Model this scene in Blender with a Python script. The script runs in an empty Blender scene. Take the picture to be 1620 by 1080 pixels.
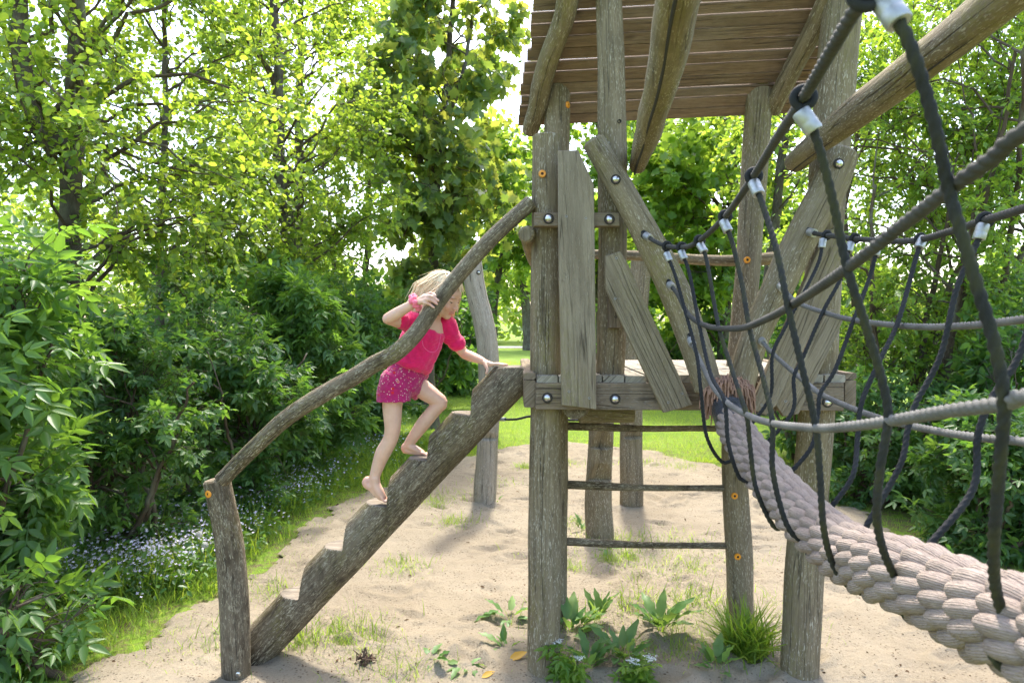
import bpy, bmesh, math, random
import numpy as np
from mathutils import Vector, Matrix
from mathutils.bvhtree import BVHTree

# ------------------------------------------------------------------ camera, sky, sun, exposure
SC = bpy.context.scene
COL = SC.collection
CAM_H, PITCH, FPX = 1.70, math.atan(33 / 1080), 1080.0
cam_data = bpy.data.cameras.new('camera')
cam = bpy.data.objects.new('camera', cam_data)
COL.objects.link(cam)
cam.location = (0, 0, CAM_H)
cam.rotation_euler = (math.pi / 2 - PITCH, 0, 0)
cam_data.lens = 24
cam_data.sensor_width = 36
cam_data.clip_start = 0.02
cam_data.clip_end = 1000
cam_data.dof.use_dof = True
cam_data.dof.focus_distance = 3.4
cam_data.dof.aperture_fstop = 6.3
SC.camera = cam

SUN_DIR = Vector((0.13, 1.0, 1.62)).normalized()          # towards the sun: high, behind the tower
world = bpy.data.worlds.new('World')
SC.world = world
world.use_nodes = True
wn, wl = world.node_tree.nodes, world.node_tree.links
sky = wn.new('ShaderNodeTexSky')
sky.sky_type = 'NISHITA'
sky.sun_disc = False
sky.sun_elevation = math.asin(SUN_DIR.z)
sky.sun_rotation = math.atan2(SUN_DIR.x, SUN_DIR.y)
sky.air_density = 1.0
sky.dust_density = 3.0
sky.ozone_density = 0.6
wl.new(sky.outputs['Color'], wn['Background'].inputs['Color'])
wn['Background'].inputs['Strength'].default_value = 0.15
sun_data = bpy.data.lights.new('sun', 'SUN')
sun_data.energy = 1.5
sun_data.angle = math.radians(4.0)
sun_data.color = (1.0, 0.95, 0.86)
sun = bpy.data.objects.new('sun', sun_data)
COL.objects.link(sun)
sun.rotation_euler = SUN_DIR.to_track_quat('Z', 'Y').to_euler()
sun.location = (0, 0, 12)
vs = SC.view_settings
vs.view_transform = 'Standard'
vs.look = 'None'
vs.exposure = 2.4
vs.gamma = 1.0
SC.cycles.max_bounces = 8
SC.cycles.diffuse_bounces = 4
SC.cycles.transmission_bounces = 6
SC.cycles.glossy_bounces = 2
SC.cycles.use_denoising = True
SC.cycles.sample_clamp_indirect = 6.0


def P(px, py, Y):
    """A point seen at photo pixel (px, py), placed at world depth Y."""
    u, w = (px - 810) / FPX, -(py - 540) / FPX
    c, s = math.cos(PITCH), math.sin(PITCH)
    y, z = c + s * w, -s + c * w
    t = Y / y
    return np.array([u * t, Y, CAM_H + z * t])


def G(px, py):
    u, w = (px - 810) / FPX, -(py - 540) / FPX
    c, s = math.cos(PITCH), math.sin(PITCH)
    y, z = c + s * w, -s + c * w
    t = -CAM_H / z
    return np.array([u * t, y * t, 0.0])


# ------------------------------------------------------------------ mesh helpers
def unit(v):
    v = np.asarray(v, float)
    return v / (np.linalg.norm(v) + 1e-12)


def catmull(pts, n):
    p = np.asarray(pts, float)
    if len(p) == 2:
        t = np.linspace(0, 1, n)[:, None]
        return p[0] * (1 - t) + p[1] * t
    q = np.vstack([2 * p[0] - p[1], p, 2 * p[-1] - p[-2]])
    d = np.concatenate([[0], np.cumsum(np.linalg.norm(np.diff(p, axis=0), axis=1))])
    out = []
    for s in np.linspace(0, d[-1], n):
        i = min(int(np.searchsorted(d, s, 'right') - 1), len(p) - 2)
        t = (s - d[i]) / (d[i + 1] - d[i] + 1e-12)
        a, b, c, e = q[i], q[i + 1], q[i + 2], q[i + 3]
        out.append(.5 * ((2 * b) + (-a + c) * t + (2 * a - 5 * b + 4 * c - e) * t * t + (-a + 3 * b - 3 * c + e) * t ** 3))
    return np.array(out)


def spread(vals, n):
    v = np.asarray(vals, float)
    if v.ndim == 0:
        return np.full(n, float(v))
    return np.interp(np.linspace(0, 1, n), np.linspace(0, 1, len(v)), v)


class MB:
    """Collects shapes for ONE mesh object."""

    def __init__(self):
        self.v, self.f, self.uv, self.m = [], [], [], []

    def add(self, verts, faces, uvs, mat=0):
        o = len(self.v)
        self.v.extend([tuple(x) for x in verts])
        for fc, u in zip(faces, uvs):
            self.f.append([i + o for i in fc])
            self.uv.append(u)
            self.m.append(mat)

    def tube(self, path, r, seg=14, wob=0.0, seed=0, mat=0, capmat=None, lobes=0, pitch=.05, lobe=.16,
             clip=None, bevel=.006, round_ends=False, flat=None, v0=0.0, capdir=None):
        """A log, rope or limb along a path. wob roughens the outline, lobes twists strands round it, clip=(dir, h(s)) shaves one side."""
        path = np.asarray(path, float)
        n = len(path)
        R = spread(r, n)
        tan = np.gradient(path, axis=0)
        tan /= np.linalg.norm(tan, axis=1)[:, None] + 1e-12
        s = np.concatenate([[0], np.cumsum(np.linalg.norm(np.diff(path, axis=0), axis=1))])
        a = np.array([0, 0, 1.0]) if abs(tan[0][2]) < .9 else np.array([0, 1.0, 0])
        e1 = unit(np.cross(tan[0], a))
        rng = np.random.RandomState(seed + 7)
        ph = rng.uniform(0, 6.28, 12)
        th = np.linspace(0, 2 * math.pi, seg, endpoint=False)
        rings, frames = [], []
        for i in range(n):
            t = tan[i]
            e1 = unit(e1 - t * np.dot(e1, t))
            e2 = np.cross(t, e1)
            frames.append((t, e1, e2))
            rr = np.full(seg, R[i])
            if wob:
                rr = rr * (1 + wob * (np.sin(th + ph[0] + s[i] * 1.7) * .5 + np.sin(2 * th + ph[1] + s[i] * 2.3) * .5
                                      + np.sin(3 * th + ph[2] - s[i] * 5) * .35 + np.sin(5 * th + ph[3] + s[i] * 9) * .2
                                      + .6 * np.sin(s[i] * 6 + ph[4]) + .35 * np.sin(s[i] * 15 + ph[5] + th)))
            if lobes:
                rr = rr * (1 - lobe + lobe * 1.0 * np.abs(np.cos(lobes / 2 * (th - 2 * math.pi * s[i] / pitch))))
            off = rr[:, None] * (np.cos(th)[:, None] * e1 + np.sin(th)[:, None] * e2)
            if flat is not None:
                off = off - (off @ flat[0])[:, None] * flat[0] * (1 - flat[1])
            if clip is not None:
                h = clip[1](s[i])
                c = off @ clip[0]
                over = np.maximum(c - h, 0)
                off = off - over[:, None] * clip[0]
            rings.append((path[i] + off, off))
        allr, ss = [x[0] for x in rings], list(s)
        if round_ends:
            def dome(c, off, d, rr):
                return [(c + off * math.cos(k) + d * rr * math.sin(k)) for k in (.5, .95, 1.3)]
            st = dome(path[0], rings[0][1], -tan[0], R[0])[::-1]
            en = dome(path[-1], rings[-1][1], tan[-1], R[-1])
            allr = st + allr + en
            ss = [0, 0, 0] + ss + [s[-1]] * 3
        elif bevel:
            b = min(bevel, R[0] * .4)
            allr = [allr[0] - rings[0][1] * (b / R[0])] + [allr[0] + tan[0] * b * .8] + allr[1:-1] + [allr[-1] - tan[-1] * b * .8] + [allr[-1] - rings[-1][1] * (b / R[-1])]
            ss = [0, b] + ss[1:-1] + [s[-1] - b, s[-1]]
        if capdir is not None:      # slanted saw cut at the far end
            pass
        V = np.concatenate(allr)
        m = len(allr)
        circ = 2 * math.pi * float(np.mean(R))
        F, U = [], []
        for i in range(m - 1):
            for k in range(seg):
                k2 = (k + 1) % seg
                F.append((i * seg + k, i * seg + k2, (i + 1) * seg + k2, (i + 1) * seg + k))
                ua, ub = k / seg * circ, (k + 1) / seg * circ
                U.append(((ua, v0 + ss[i]), (ub, v0 + ss[i]), (ub, v0 + ss[i + 1]), (ua, v0 + ss[i + 1])))
        self.add(V, F, U, mat)
        cm = mat if capmat is None else capmat
        for idx, fr, flip in ((0, frames[0], True), (m - 1, frames[-1], False)):
            ring = allr[idx]
            c = ring.mean(axis=0)
            V2 = list(ring) + [c]
            q = ring - c
            uv = [(float(x @ fr[1]), float(x @ fr[2])) for x in q]
            F2, U2 = [], []
            for k in range(seg):
                k2 = (k + 1) % seg
                tri = (k2, k, seg) if flip else (k, k2, seg)
                uu = (uv[k2], uv[k], (0, 0)) if flip else (uv[k], uv[k2], (0, 0))
                F2.append(tri)
                U2.append(uu)
            self.add(V2, F2, U2, cm)

    def prism(self, poly, o, ex, ey, ez, thick, ch=.005, mat=0, along=None, bow=0.0):
        """A sawn board: polygon (metres) in the ex/ey plane at o, extruded by thick along ez, all edges eased."""
        poly = np.asarray(poly, float)
        if np.sum(poly[:, 0] * np.roll(poly[:, 1], -1) - np.roll(poly[:, 0], -1) * poly[:, 1]) < 0:
            poly = poly[::-1]
        n = len(poly)
        o, ex, ey, ez = (np.asarray(x, float) for x in (o, ex, ey, ez))
        if along is None:
            d = poly - poly.mean(axis=0)
            w, vec = np.linalg.eigh(d.T @ d)
            along = vec[:, -1]
        along = unit(along)
        acr = np.array([-along[1], along[0]])
        nxt, prv = np.roll(poly, -1, 0), np.roll(poly, 1, 0)
        inset = []
        for i in range(n):
            e0, e1 = unit(poly[i] - prv[i]), unit(nxt[i] - poly[i])
            n0, n1 = np.array([-e0[1], e0[0]]), np.array([-e1[1], e1[0]])
            b = n0 + n1
            b = b / max(.3, float(b @ b)) * 2 * .5
            inset.append(poly[i] + b * ch)
        inset = np.array(inset)

        def lift(pl, h):
            return [o + ex * p[0] + ey * p[1] + ez * h for p in pl]
        rings = [lift(inset, 0), lift(poly, ch), lift(poly, thick - ch), lift(inset, thick)]
        V = [p for rg in rings for p in rg]
        uv = lambda p: (float(p @ acr), float(p @ along))
        F, U = [list(range(n))[::-1]], [[uv(p) for p in inset][::-1]]
        F.append([3 * n + i for i in range(n)])
        U.append([uv(p) for p in inset])
        hs = [0, ch, thick - ch, thick]
        for k in range(3):
            for i in range(n):
                j = (i + 1) % n
                F.append((k * n + i, k * n + j, (k + 1) * n + j, (k + 1) * n + i))
                a, b = uv(poly[i]), uv(poly[j])
                U.append(((a[0] + hs[k], a[1]), (b[0] + hs[k], b[1]), (b[0] + hs[k + 1], b[1]), (a[0] + hs[k + 1], a[1])))
        self.add(V, F, U, mat)

    def box(self, c, sx, sy, sz, ax=(1, 0, 0), az=(0, 0, 1), ch=.004, mat=0):
        """Board centred on c with its length sx along ax, height sz along az, depth sy."""
        ax, az = unit(ax), unit(az)
        ay = np.cross(az, ax)
        poly = [(-sx / 2, -sz / 2), (sx / 2, -sz / 2), (sx / 2, sz / 2), (-sx / 2, sz / 2)]
        self.prism(poly, np.asarray(c) - ay * sy / 2, ax, az, ay, sy, ch, mat, along=(1, 0) if sx >= sz else (0, 1))

    def ball(self, c, r, M=None, nu=16, nv=10, mat=0):
        """Ellipsoid with semi-axes r in the frame M (columns)."""
        c = np.asarray(c, float)
        r = np.asarray(r if np.ndim(r) else (r, r, r), float)
        M = np.eye(3) if M is None else np.asarray(M)
        V, F, U = [], [], []
        for j in range(nv + 1):
            ph = math.pi * j / nv
            for i in range(nu):
                th = 2 * math.pi * i / nu
                q = np.array([math.sin(ph) * math.cos(th), math.sin(ph) * math.sin(th), math.cos(ph)]) * r
                V.append(c + M @ q)
        for j in range(nv):
            for i in range(nu):
                k = (i + 1) % nu
                F.append((j * nu + i, (j + 1) * nu + i, (j + 1) * nu + k, j * nu + k))
                U.append(((i / nu, j / nv), (i / nu, (j + 1) / nv), ((i + 1) / nu, (j + 1) / nv), ((i + 1) / nu, j / nv)))
        self.add(V, F, U, mat)

    def lathe(self, c, axis, prof, seg=20, mat=0, mats=None):
        """Profile [(height along axis, radius)...] turned round axis at c."""
        t = unit(axis)
        a = np.array([0, 0, 1.0]) if abs(t[2]) < .9 else np.array([1.0, 0, 0])
        e1 = unit(np.cross(t, a))
        e2 = np.cross(t, e1)
        th = np.linspace(0, 2 * math.pi, seg, endpoint=False)
        rings = [np.asarray(c) + t * h + r * (np.cos(th)[:, None] * e1 + np.sin(th)[:, None] * e2) for h, r in prof]
        V = np.concatenate(rings)
        for i in range(len(prof) - 1):
            F, U = [], []
            for k in range(seg):
                j = (k + 1) % seg
                F.append((i * seg + k, i * seg + j, (i + 1) * seg + j, (i + 1) * seg + k))
                U.append(((k / seg, i), ((k + 1) / seg, i), ((k + 1) / seg, i + 1), (k / seg, i + 1)))
            o = len(self.v)
            if i == 0:
                base = o
                self.v.extend([tuple(x) for x in V])
            for fc, u in zip(F, U):
                self.f.append([q + base for q in fc])
                self.uv.append(u)
                self.m.append(mats[i] if mats else mat)

    def build(self, name, mats, parent=None, smooth=True, angle=38):
        me = bpy.data.meshes.new(name)
        me.from_pydata(self.v, [], self.f)
        uvl = me.uv_layers.new(name='UVMap')
        flat = np.array([c for u in self.uv for p in u for c in p], dtype=np.float32)
        uvl.data.foreach_set('uv', flat)
        if not isinstance(mats, (list, tuple)):
            mats = [mats]
        for m in mats:
            me.materials.append(m)
        me.polygons.foreach_set('material_index', np.array(self.m, dtype=np.int32))
        if smooth:
            me.polygons.foreach_set('use_smooth', np.ones(len(self.f), dtype=bool))
            me.set_sharp_from_angle(angle=math.radians(angle))
        me.update()
        return link(name, me, parent)


def link(name, me, parent=None):
    o = bpy.data.objects.new(name, me)
    COL.objects.link(o)
    if parent is not None:
        o.parent = parent
        w = parent.get('base')
        if w is not None:
            o.matrix_parent_inverse = Matrix.Translation(Vector(w)).inverted()
    return o


def thing(name, label, cat, loc=(0, 0, 0), group=None):
    o = bpy.data.objects.new(name, None)
    COL.objects.link(o)
    o.empty_display_size = .1
    o.location = loc
    o['base'] = [float(x) for x in loc]
    return tag(o, label, cat, group)


def tag(o, label, cat, group=None, kind=None):
    o['label'] = label
    o['category'] = cat
    if group:
        o['group'] = group
    if kind:
        o['kind'] = kind
    return o


def setting(o, kind='structure', label=None, cat=None):
    o['kind'] = kind
    if label:
        o['label'] = label
        o['category'] = cat
    return o


def relocate(root, loc, rotz, scale):
    root.location = loc
    root.rotation_euler = (0, 0, rotz)
    root.scale = (scale[0], scale[1], scale[2]) if isinstance(scale, (tuple, list)) else (scale, scale, scale)


def dup(root, label):
    r = root.copy()
    COL.objects.link(r)
    r['label'] = label
    for ch in list(root.children):
        c = ch.copy()
        COL.objects.link(c)
        c.parent = r
    return r


# ------------------------------------------------------------------ materials
class NT:
    def __init__(self, name):
        self.mat = bpy.data.materials.new(name)
        self.mat.use_nodes = True
        self.n, self.l = self.mat.node_tree.nodes, self.mat.node_tree.links
        self.bsdf = self.n['Principled BSDF']
        self.out = self.n['Material Output']

    def node(self, t, ins=None, **kw):
        x = self.n.new(t)
        for k, v in kw.items():
            setattr(x, k, v)
        for k, v in (ins or {}).items():
            self.put(x.inputs[k], v)
        return x

    def put(self, sock, v):
        if hasattr(v, 'is_output') or isinstance(v, bpy.types.NodeSocket):
            self.l.new(v, sock)
        else:
            sock.default_value = v

    def math(self, op, a, b=0.0, clamp=False):
        x = self.node('ShaderNodeMath', {0: a, 1: b}, operation=op)
        x.use_clamp = clamp
        return x.outputs[0]

    def mix(self, f, a, b, mode='MIX'):
        x = self.node('ShaderNodeMix', data_type='RGBA', blend_type=mode)
        self.put(x.inputs[0], f)
        for i, v in ((6, a), (7, b)):
            self.put(x.inputs[i], (*v, 1) if isinstance(v, tuple) and len(v) == 3 else v)
        return x.outputs[2]

    def noise(self, vec, scale=1.0, detail=4.0, rough=.55, dist=0.0):
        x = self.node('ShaderNodeTexNoise', {'Vector': vec, 'Scale': scale, 'Detail': detail, 'Roughness': rough, 'Distortion': dist})
        return x.outputs['Fac']

    def step(self, f, a, b):
        x = self.node('ShaderNodeMapRange', {'Value': f, 'From Min': a, 'From Max': b})
        x.clamp = True
        return x.outputs[0]

    def vec(self, v, scale, offset=None):
        x = self.node('ShaderNodeMapping', {'Vector': v, 'Scale': scale})
        if offset is not None:
            self.l.new(offset, x.inputs['Location'])
        return x.outputs[0]

    def rand_off(self, k=40.0):
        r = self.node('ShaderNodeObjectInfo').outputs['Random']
        m = self.math('MULTIPLY', r, k)
        c = self.node('ShaderNodeCombineXYZ', {0: m, 1: m, 2: m})
        return c.outputs[0]

    def bump(self, h, dist=.002, strength=.6):
        b = self.node('ShaderNodeBump', {'Height': h, 'Distance': dist, 'Strength': strength})
        self.l.new(b.outputs[0], self.bsdf.inputs['Normal'])
        return b.outputs[0]

    def set(self, **kw):
        for k, v in kw.items():
            s = self.bsdf.inputs[k.replace('_', ' ')]
            self.put(s, (*v, 1) if isinstance(v, tuple) and len(v) == 3 and s.type == 'RGBA' else v)
        return self.mat


def wood(name, dark, light, fleck=.5, moss=.3, crack=.5, fleck_col=(.46, .42, .34), grain=1.0, rough=.85, lichen=0.0, grime=.3, knots=0.0):
    t = NT(name)
    uv = t.node('ShaderNodeUVMap').outputs[0]
    off = t.rand_off()
    pos = t.node('ShaderNodeNewGeometry').outputs['Position']
    g = t.noise(t.vec(uv, (95 * grain, 5, 1), off), 1, 7, .68, .7)
    gf = t.noise(t.vec(uv, (330 * grain, 14, 1), off), 1, 3, .6)
    g2 = t.noise(t.vec(uv, (16, 1.3, 1), off), 1, 4, .6, .5)
    base = t.mix(t.step(g, .36, .64), dark, light)
    base = t.mix(t.math('MULTIPLY', t.step(gf, .46, .66), .45), base, tuple(c * .55 for c in dark))
    base = t.mix(t.math('MULTIPLY', t.step(g2, .42, .66), .55), base, tuple(c * .62 for c in dark))
    grey = t.noise(t.vec(pos, (2.6, 2.6, 1.6), off), 1, 3, .5)
    base = t.mix(t.math('MULTIPLY', t.step(grey, .45, .72), .28), base, (.25, .22, .17))
    blot = t.noise(t.vec(pos, (11, 11, 5), off), 1, 5, .65)
    base = t.mix(t.math('MULTIPLY', t.step(blot, .50, .66), grime), base, tuple(c * .38 for c in dark))
    ms = t.noise(t.vec(pos, (3.2, 3.2, 1.3)), 1, 5, .6)
    ms = t.math('MULTIPLY', t.step(ms, .47, .66), moss)
    ms = t.math('MULTIPLY', ms, t.step(t.noise(t.vec(uv, (90, 40, 1), off), 1, 4), .40, .58))
    base = t.mix(ms, base, (.185, .165, .045))
    fl = t.noise(t.vec(uv, (210, 42, 1), off), 1, 3, .55, .4)
    patch = t.noise(t.vec(uv, (9, 3.5, 1), off), 1, 3, .55)
    fl = t.math('MULTIPLY', t.step(fl, .565, .625), t.step(patch, .33, .56))
    if lichen:
        li = t.noise(t.vec(uv, (85, 34, 1), off), 1, 5, .7, .8)
        fl = t.math('MAXIMUM', fl, t.math('MULTIPLY', t.math('MULTIPLY', t.step(li, .53, .60), t.step(blot, .62, .42)), lichen))
    base = t.mix(t.math('MULTIPLY', fl, fleck), base, fleck_col)
    cr = t.noise(t.vec(uv, (38, .9, 1), off), 1, 2, .4, .25)
    cr = t.math('MULTIPLY', t.math('MULTIPLY', t.step(cr, .486, .5), t.step(cr, .514, .5)), t.step(g2, .40, .55))
    base = t.mix(t.math('MULTIPLY', cr, crack), base, (.03, .024, .018))
    h = t.math('SUBTRACT', t.math('ADD', t.math('ADD', t.math('MULTIPLY', g, .8), t.math('MULTIPLY', gf, .4)), t.math('MULTIPLY', fl, .5)), t.math('MULTIPLY', cr, 1.6))
    if knots:
        kv = t.node('ShaderNodeTexVoronoi', {'Vector': t.vec(uv, (5.5, 2.1, 1), off), 'Scale': 1.0})
        kn = t.math('MULTIPLY', t.step(kv.outputs['Distance'], .10, .03), knots)
        base = t.mix(kn, base, (.05, .035, .022))
    t.bump(h, .0035, 1.0)
    return t.set(Base_Color=base, Roughness=rough, Specular_IOR_Level=.2)


WOOD = wood('weathered_log', (.175, .134, .077), (.285, .23, .14), .85, .55, .6, (.47, .42, .31), knots=.7)
WOODP = wood('weathered_plank', (.215, .17, .11), (.30, .25, .17), .35, .45, .5, (.42, .37, .27), grain=.8, knots=.8, grime=.18)
WOODR = wood('roof_plank', (.18, .118, .073), (.27, .187, .122), .2, .05, .4, (.34, .26, .18), grain=.7, knots=.8, grime=.2)
WOODD = wood('mossy_log', (.095, .069, .041), (.20, .155, .096), .9, .6, .7, (.40, .35, .24), lichen=.85, grime=.75)
WOODG = wood('silvery_log', (.33, .28, .205), (.47, .41, .315), .8, .25, .9, (.50, .45, .36))
WOODB = wood('beam_wood', (.16, .116, .074), (.27, .208, .142), .3, .3, .6, knots=.6)
ENDG = wood('end_grain', (.14, .108, .068), (.26, .217, .152), .2, .2, .3, grain=.5)
TREAD = wood('worn_lit_tread', (.23, .19, .145), (.33, .28, .22), .15, .1, .5, grain=.6, grime=.5)  # trodden wood, with light on the step tops painted in as a paler tone


def plain(name, col, rough=.5, metal=0.0, bump=None, spec=.5):
    t = NT(name)
    pos = t.node('ShaderNodeNewGeometry').outputs['Position']
    n = t.noise(t.vec(pos, (40, 40, 40)), 1, 4, .6)
    c = t.mix(t.step(n, .3, .75), tuple(x * .78 for x in col), tuple(min(1, x * 1.12) for x in col))
    if bump:
        t.bump(t.noise(t.vec(pos, (bump, bump, bump)), 1, 3), .001, .5)
    return t.set(Base_Color=c, Roughness=rough, Metallic=metal, Specular_IOR_Level=spec)


METAL = plain('galvanised_metal', (.42, .425, .42), .5, .75)
STEEL = plain('bolt_steel', (.60, .60, .59), .28, 1.0)
HOLE = plain('dark_recess', (.03, .025, .02), .9)
ORANGE = plain('orange_plastic', (.78, .30, .02), .45)
BLACKP = plain('black_plastic', (.02, .021, .023), .35)


def ropemat(name, col, moss=0.0, light=1.4):
    t = NT(name)
    pos = t.node('ShaderNodeNewGeometry').outputs['Position']
    uv = t.node('ShaderNodeUVMap').outputs[0]
    fib = t.noise(t.vec(uv, (900, 160, 1)), 1, 2, .6)
    n = t.noise(t.vec(pos, (9, 9, 9)), 1, 4, .6)
    c = t.mix(t.step(n, .3, .7), tuple(x * .7 for x in col), tuple(x * light for x in col))
    c = t.mix(t.math('MULTIPLY', t.step(fib, .45, .75), .4), c, tuple(x * 2.0 + .01 for x in col))
    if moss:
        m = t.noise(t.vec(pos, (22, 22, 14)), 1, 4, .65)
        c = t.mix(t.math('MULTIPLY', t.step(m, .45, .65), moss), c, (.055, .055, .014))
    t.bump(fib, .0012, .6)
    return t.set(Base_Color=c, Roughness=.8, Specular_IOR_Level=.25)


ROPE_DARK = ropemat('dark_rope', (.018, .0185, .0195), .0)
ROPE_MOSS = ropemat('mossy_rope', (.020, .0205, .018), .55)
ROPE_GREY = ropemat('grey_rope', (.12, .115, .105), .12, 1.35)
ROPE_MID = ropemat('charcoal_rope', (.042, .0405, .037), .1, 1.5)


def leafmat(name, c1, c2, t1, t2, trans=.45, rough=.42, spec=.45):
    t = NT(name)
    tint = t.node('ShaderNodeAttribute', attribute_name='tint').outputs['Color']
    sep = t.node('ShaderNodeSeparateColor', {0: tint})
    r, g = sep.outputs[0], sep.outputs[1]
    col = t.mix(r, c1, c2)
    col = t.mix(t.math('MULTIPLY', t.step(g, .9, 1.0), .55), col, tuple(min(1, a * 1.5 + .03) for a in c2))
    tr = t.mix(r, t1, t2)
    t.set(Base_Color=col, Roughness=rough, Specular_IOR_Level=spec)
    tb = t.node('ShaderNodeBsdfTranslucent', {'Color': tr})
    mx = t.node('ShaderNodeMixShader', {0: trans})
    t.l.new(t.bsdf.outputs[0], mx.inputs[1])
    t.l.new(tb.outputs[0], mx.inputs[2])
    t.l.new(mx.outputs[0], t.out.inputs['Surface'])
    return t.mat


L_ALDER = leafmat('alder_leaf', (.085, .165, .03), (.17, .25, .045), (.34, .52, .04), (.56, .64, .06), .58)
L_MAPLE = leafmat('sycamore_leaf', (.07, .14, .05), (.14, .20, .055), (.32, .48, .05), (.58, .56, .08), .52)
L_FIELD = leafmat('field_maple_leaf', (.085, .18, .03), (.15, .25, .04), (.34, .54, .04), (.50, .62, .06), .56)
L_ELDER = leafmat('elder_leaf', (.06, .14, .036), (.115, .21, .05), (.20, .40, .035), (.34, .54, .05), .44)
L_DARK = leafmat('bramble_leaf', (.05, .12, .035), (.105, .195, .05), (.16, .36, .035), (.30, .48, .045), .43)
L_GRASS = leafmat('grass_blade', (.10, .20, .022), (.20, .28, .05), (.30, .50, .025), (.52, .58, .07), .5, .5, .25)
L_LAWN = leafmat('lawn_blade', (.14, .25, .02), (.24, .33, .04), (.36, .54, .025), (.56, .62, .07), .5, .55, .2)
L_DOCK = leafmat('dock_leaf', (.075, .17, .05), (.17, .27, .10), (.20, .38, .04), (.38, .50, .07), .4, .45, .25)
L_FAR = leafmat('woodland_leaf', (.08, .16, .03), (.15, .24, .045), (.30, .46, .035), (.46, .56, .06), .5)


def bark(name, c1, c2):
    t = NT(name)
    uv = t.node('ShaderNodeUVMap').outputs[0]
    pos = t.node('ShaderNodeNewGeometry').outputs['Position']
    n = t.noise(t.vec(uv, (32, 9, 1)), 1, 6, .65, .8)
    p = t.noise(t.vec(pos, (5, 5, 3)), 1, 4, .6)
    c = t.mix(t.step(n, .35, .7), c1, c2)
    c = t.mix(t.math('MULTIPLY', t.step(p, .5, .68), .6), c, (.20, .205, .15))
    t.bump(n, .008, .9)
    return t.set(Base_Color=c, Roughness=.9, Specular_IOR_Level=.15)


BARK = bark('grey_brown_bark', (.055, .044, .032), (.145, .12, .09))
BARK2 = bark('twig_bark', (.06, .042, .028), (.14, .105, .07))

# ------------------------------------------------------------------ ground
def smooth_noise(x, y, seed, f):
    r = np.random.RandomState(seed)
    z = 0
    for k in range(6):
        a = r.uniform(0, 6.28)
        fx, fy = f * math.cos(a) * (1 + .35 * k), f * math.sin(a) * (1 + .35 * k)
        z = z + np.sin(x * fx + y * fy + r.uniform(0, 6.28)) / (1 + .5 * k)
    return z / 2.5


def ground_z(x, y):
    """Sand surface height."""
    z = .012 + .010 * smooth_noise(x, y, 3, 2.6) + .007 * smooth_noise(x, y, 5, 8) + .005 * smooth_noise(x, y, 8, 21) + .003 * smooth_noise(x, y, 9, 45)
    return z


LEFT_EDGE = np.array([(0.0, -1.55), (2.2, -1.75), (3.2, -2.15), (3.84, -1.92), (4.3, -1.70), (5.2, -1.66), (6.3, -1.62), (7.2, -1.18), (8.2, -.80), (9.0, -.25), (9.6, .6)])
RIGHT_EDGE = np.array([(0.0, 3.6), (3.0, 3.4), (4.5, 3.15), (6.0, 3.1), (7.0, 2.85), (8.0, 2.45), (9.0, 1.75), (9.6, .6)])


def footprints(x, y):
    """Scuffs and heel marks pressed into the sand."""
    r = np.random.RandomState(6)
    d = np.zeros_like(x)
    for k in range(230):
        cx, cy, a = r.uniform(-1.7, 3.0), 2.2 + 7 * r.rand() ** 1.3, r.uniform(0, 3.14)
        L, W, dp = r.uniform(.07, .14), r.uniform(.035, .065), r.uniform(.015, .038)
        u = (x - cx) * math.cos(a) + (y - cy) * math.sin(a)
        v = -(x - cx) * math.sin(a) + (y - cy) * math.cos(a)
        q = (u / L) ** 2 + (v / W) ** 2
        d += dp * (-np.exp(-q * 1.2) + .55 * np.exp(-(np.sqrt(q) - 1.45) ** 2 * 6))
    return d


def sand_inside(x, y):
    """>0 inside the sand area, in metres from its edge."""
    n = .10 * smooth_noise(x, y, 21, 3.4) + .08 * smooth_noise(x, y, 22, 11) + .05 * smooth_noise(x, y, 23, 31)
    l = np.interp(y, LEFT_EDGE[:, 0], LEFT_EDGE[:, 1])
    r = np.interp(y, RIGHT_EDGE[:, 0], RIGHT_EDGE[:, 1])
    return np.minimum(np.minimum(x - l, r - x), (9.45 + .25 * np.sin(x * 1.7) - y)) + n


def grid_mesh(name, x0, x1, y0, y1, st, zf, keep, mat):
    xs, ys = np.arange(x0, x1 + st, st), np.arange(y0, y1 + st, st)
    X, Y = np.meshgrid(xs, ys)
    Z = zf(X, Y)
    nx, ny = len(xs), len(ys)
    idx = np.arange(nx * ny).reshape(ny, nx)
    q = np.stack([idx[:-1, :-1], idx[:-1, 1:], idx[1:, 1:], idx[1:, :-1]], -1).reshape(-1, 4)
    if keep is not None:
        k = keep(X, Y) > 0
        q = q[k.reshape(-1)[q].any(axis=1)]
    used, inv = np.unique(q, return_inverse=True)
    V = np.stack([X.ravel(), Y.ravel(), Z.ravel()], -1)[used]
    return raw_mesh(name, V, inv.reshape(-1, 4), mat, smooth=True)


def raw_mesh(name, V, Q, mat, smooth=False, parent=None):
    me = bpy.data.meshes.new(name)
    me.vertices.add(len(V))
    me.vertices.foreach_set('co', np.asarray(V, np.float32).ravel())
    k = Q.shape[1]
    me.loops.add(Q.size)
    me.loops.foreach_set('vertex_index', Q.astype(np.int32).ravel())
    me.polygons.add(len(Q))
    me.polygons.foreach_set('loop_start', np.arange(0, Q.size, k, dtype=np.int32))
    if smooth:
        me.polygons.foreach_set('use_smooth', np.ones(len(Q), dtype=bool))
    me.materials.append(mat)
    me.update(calc_edges=True)
    me.validate()
    return link(name, me, parent)


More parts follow.
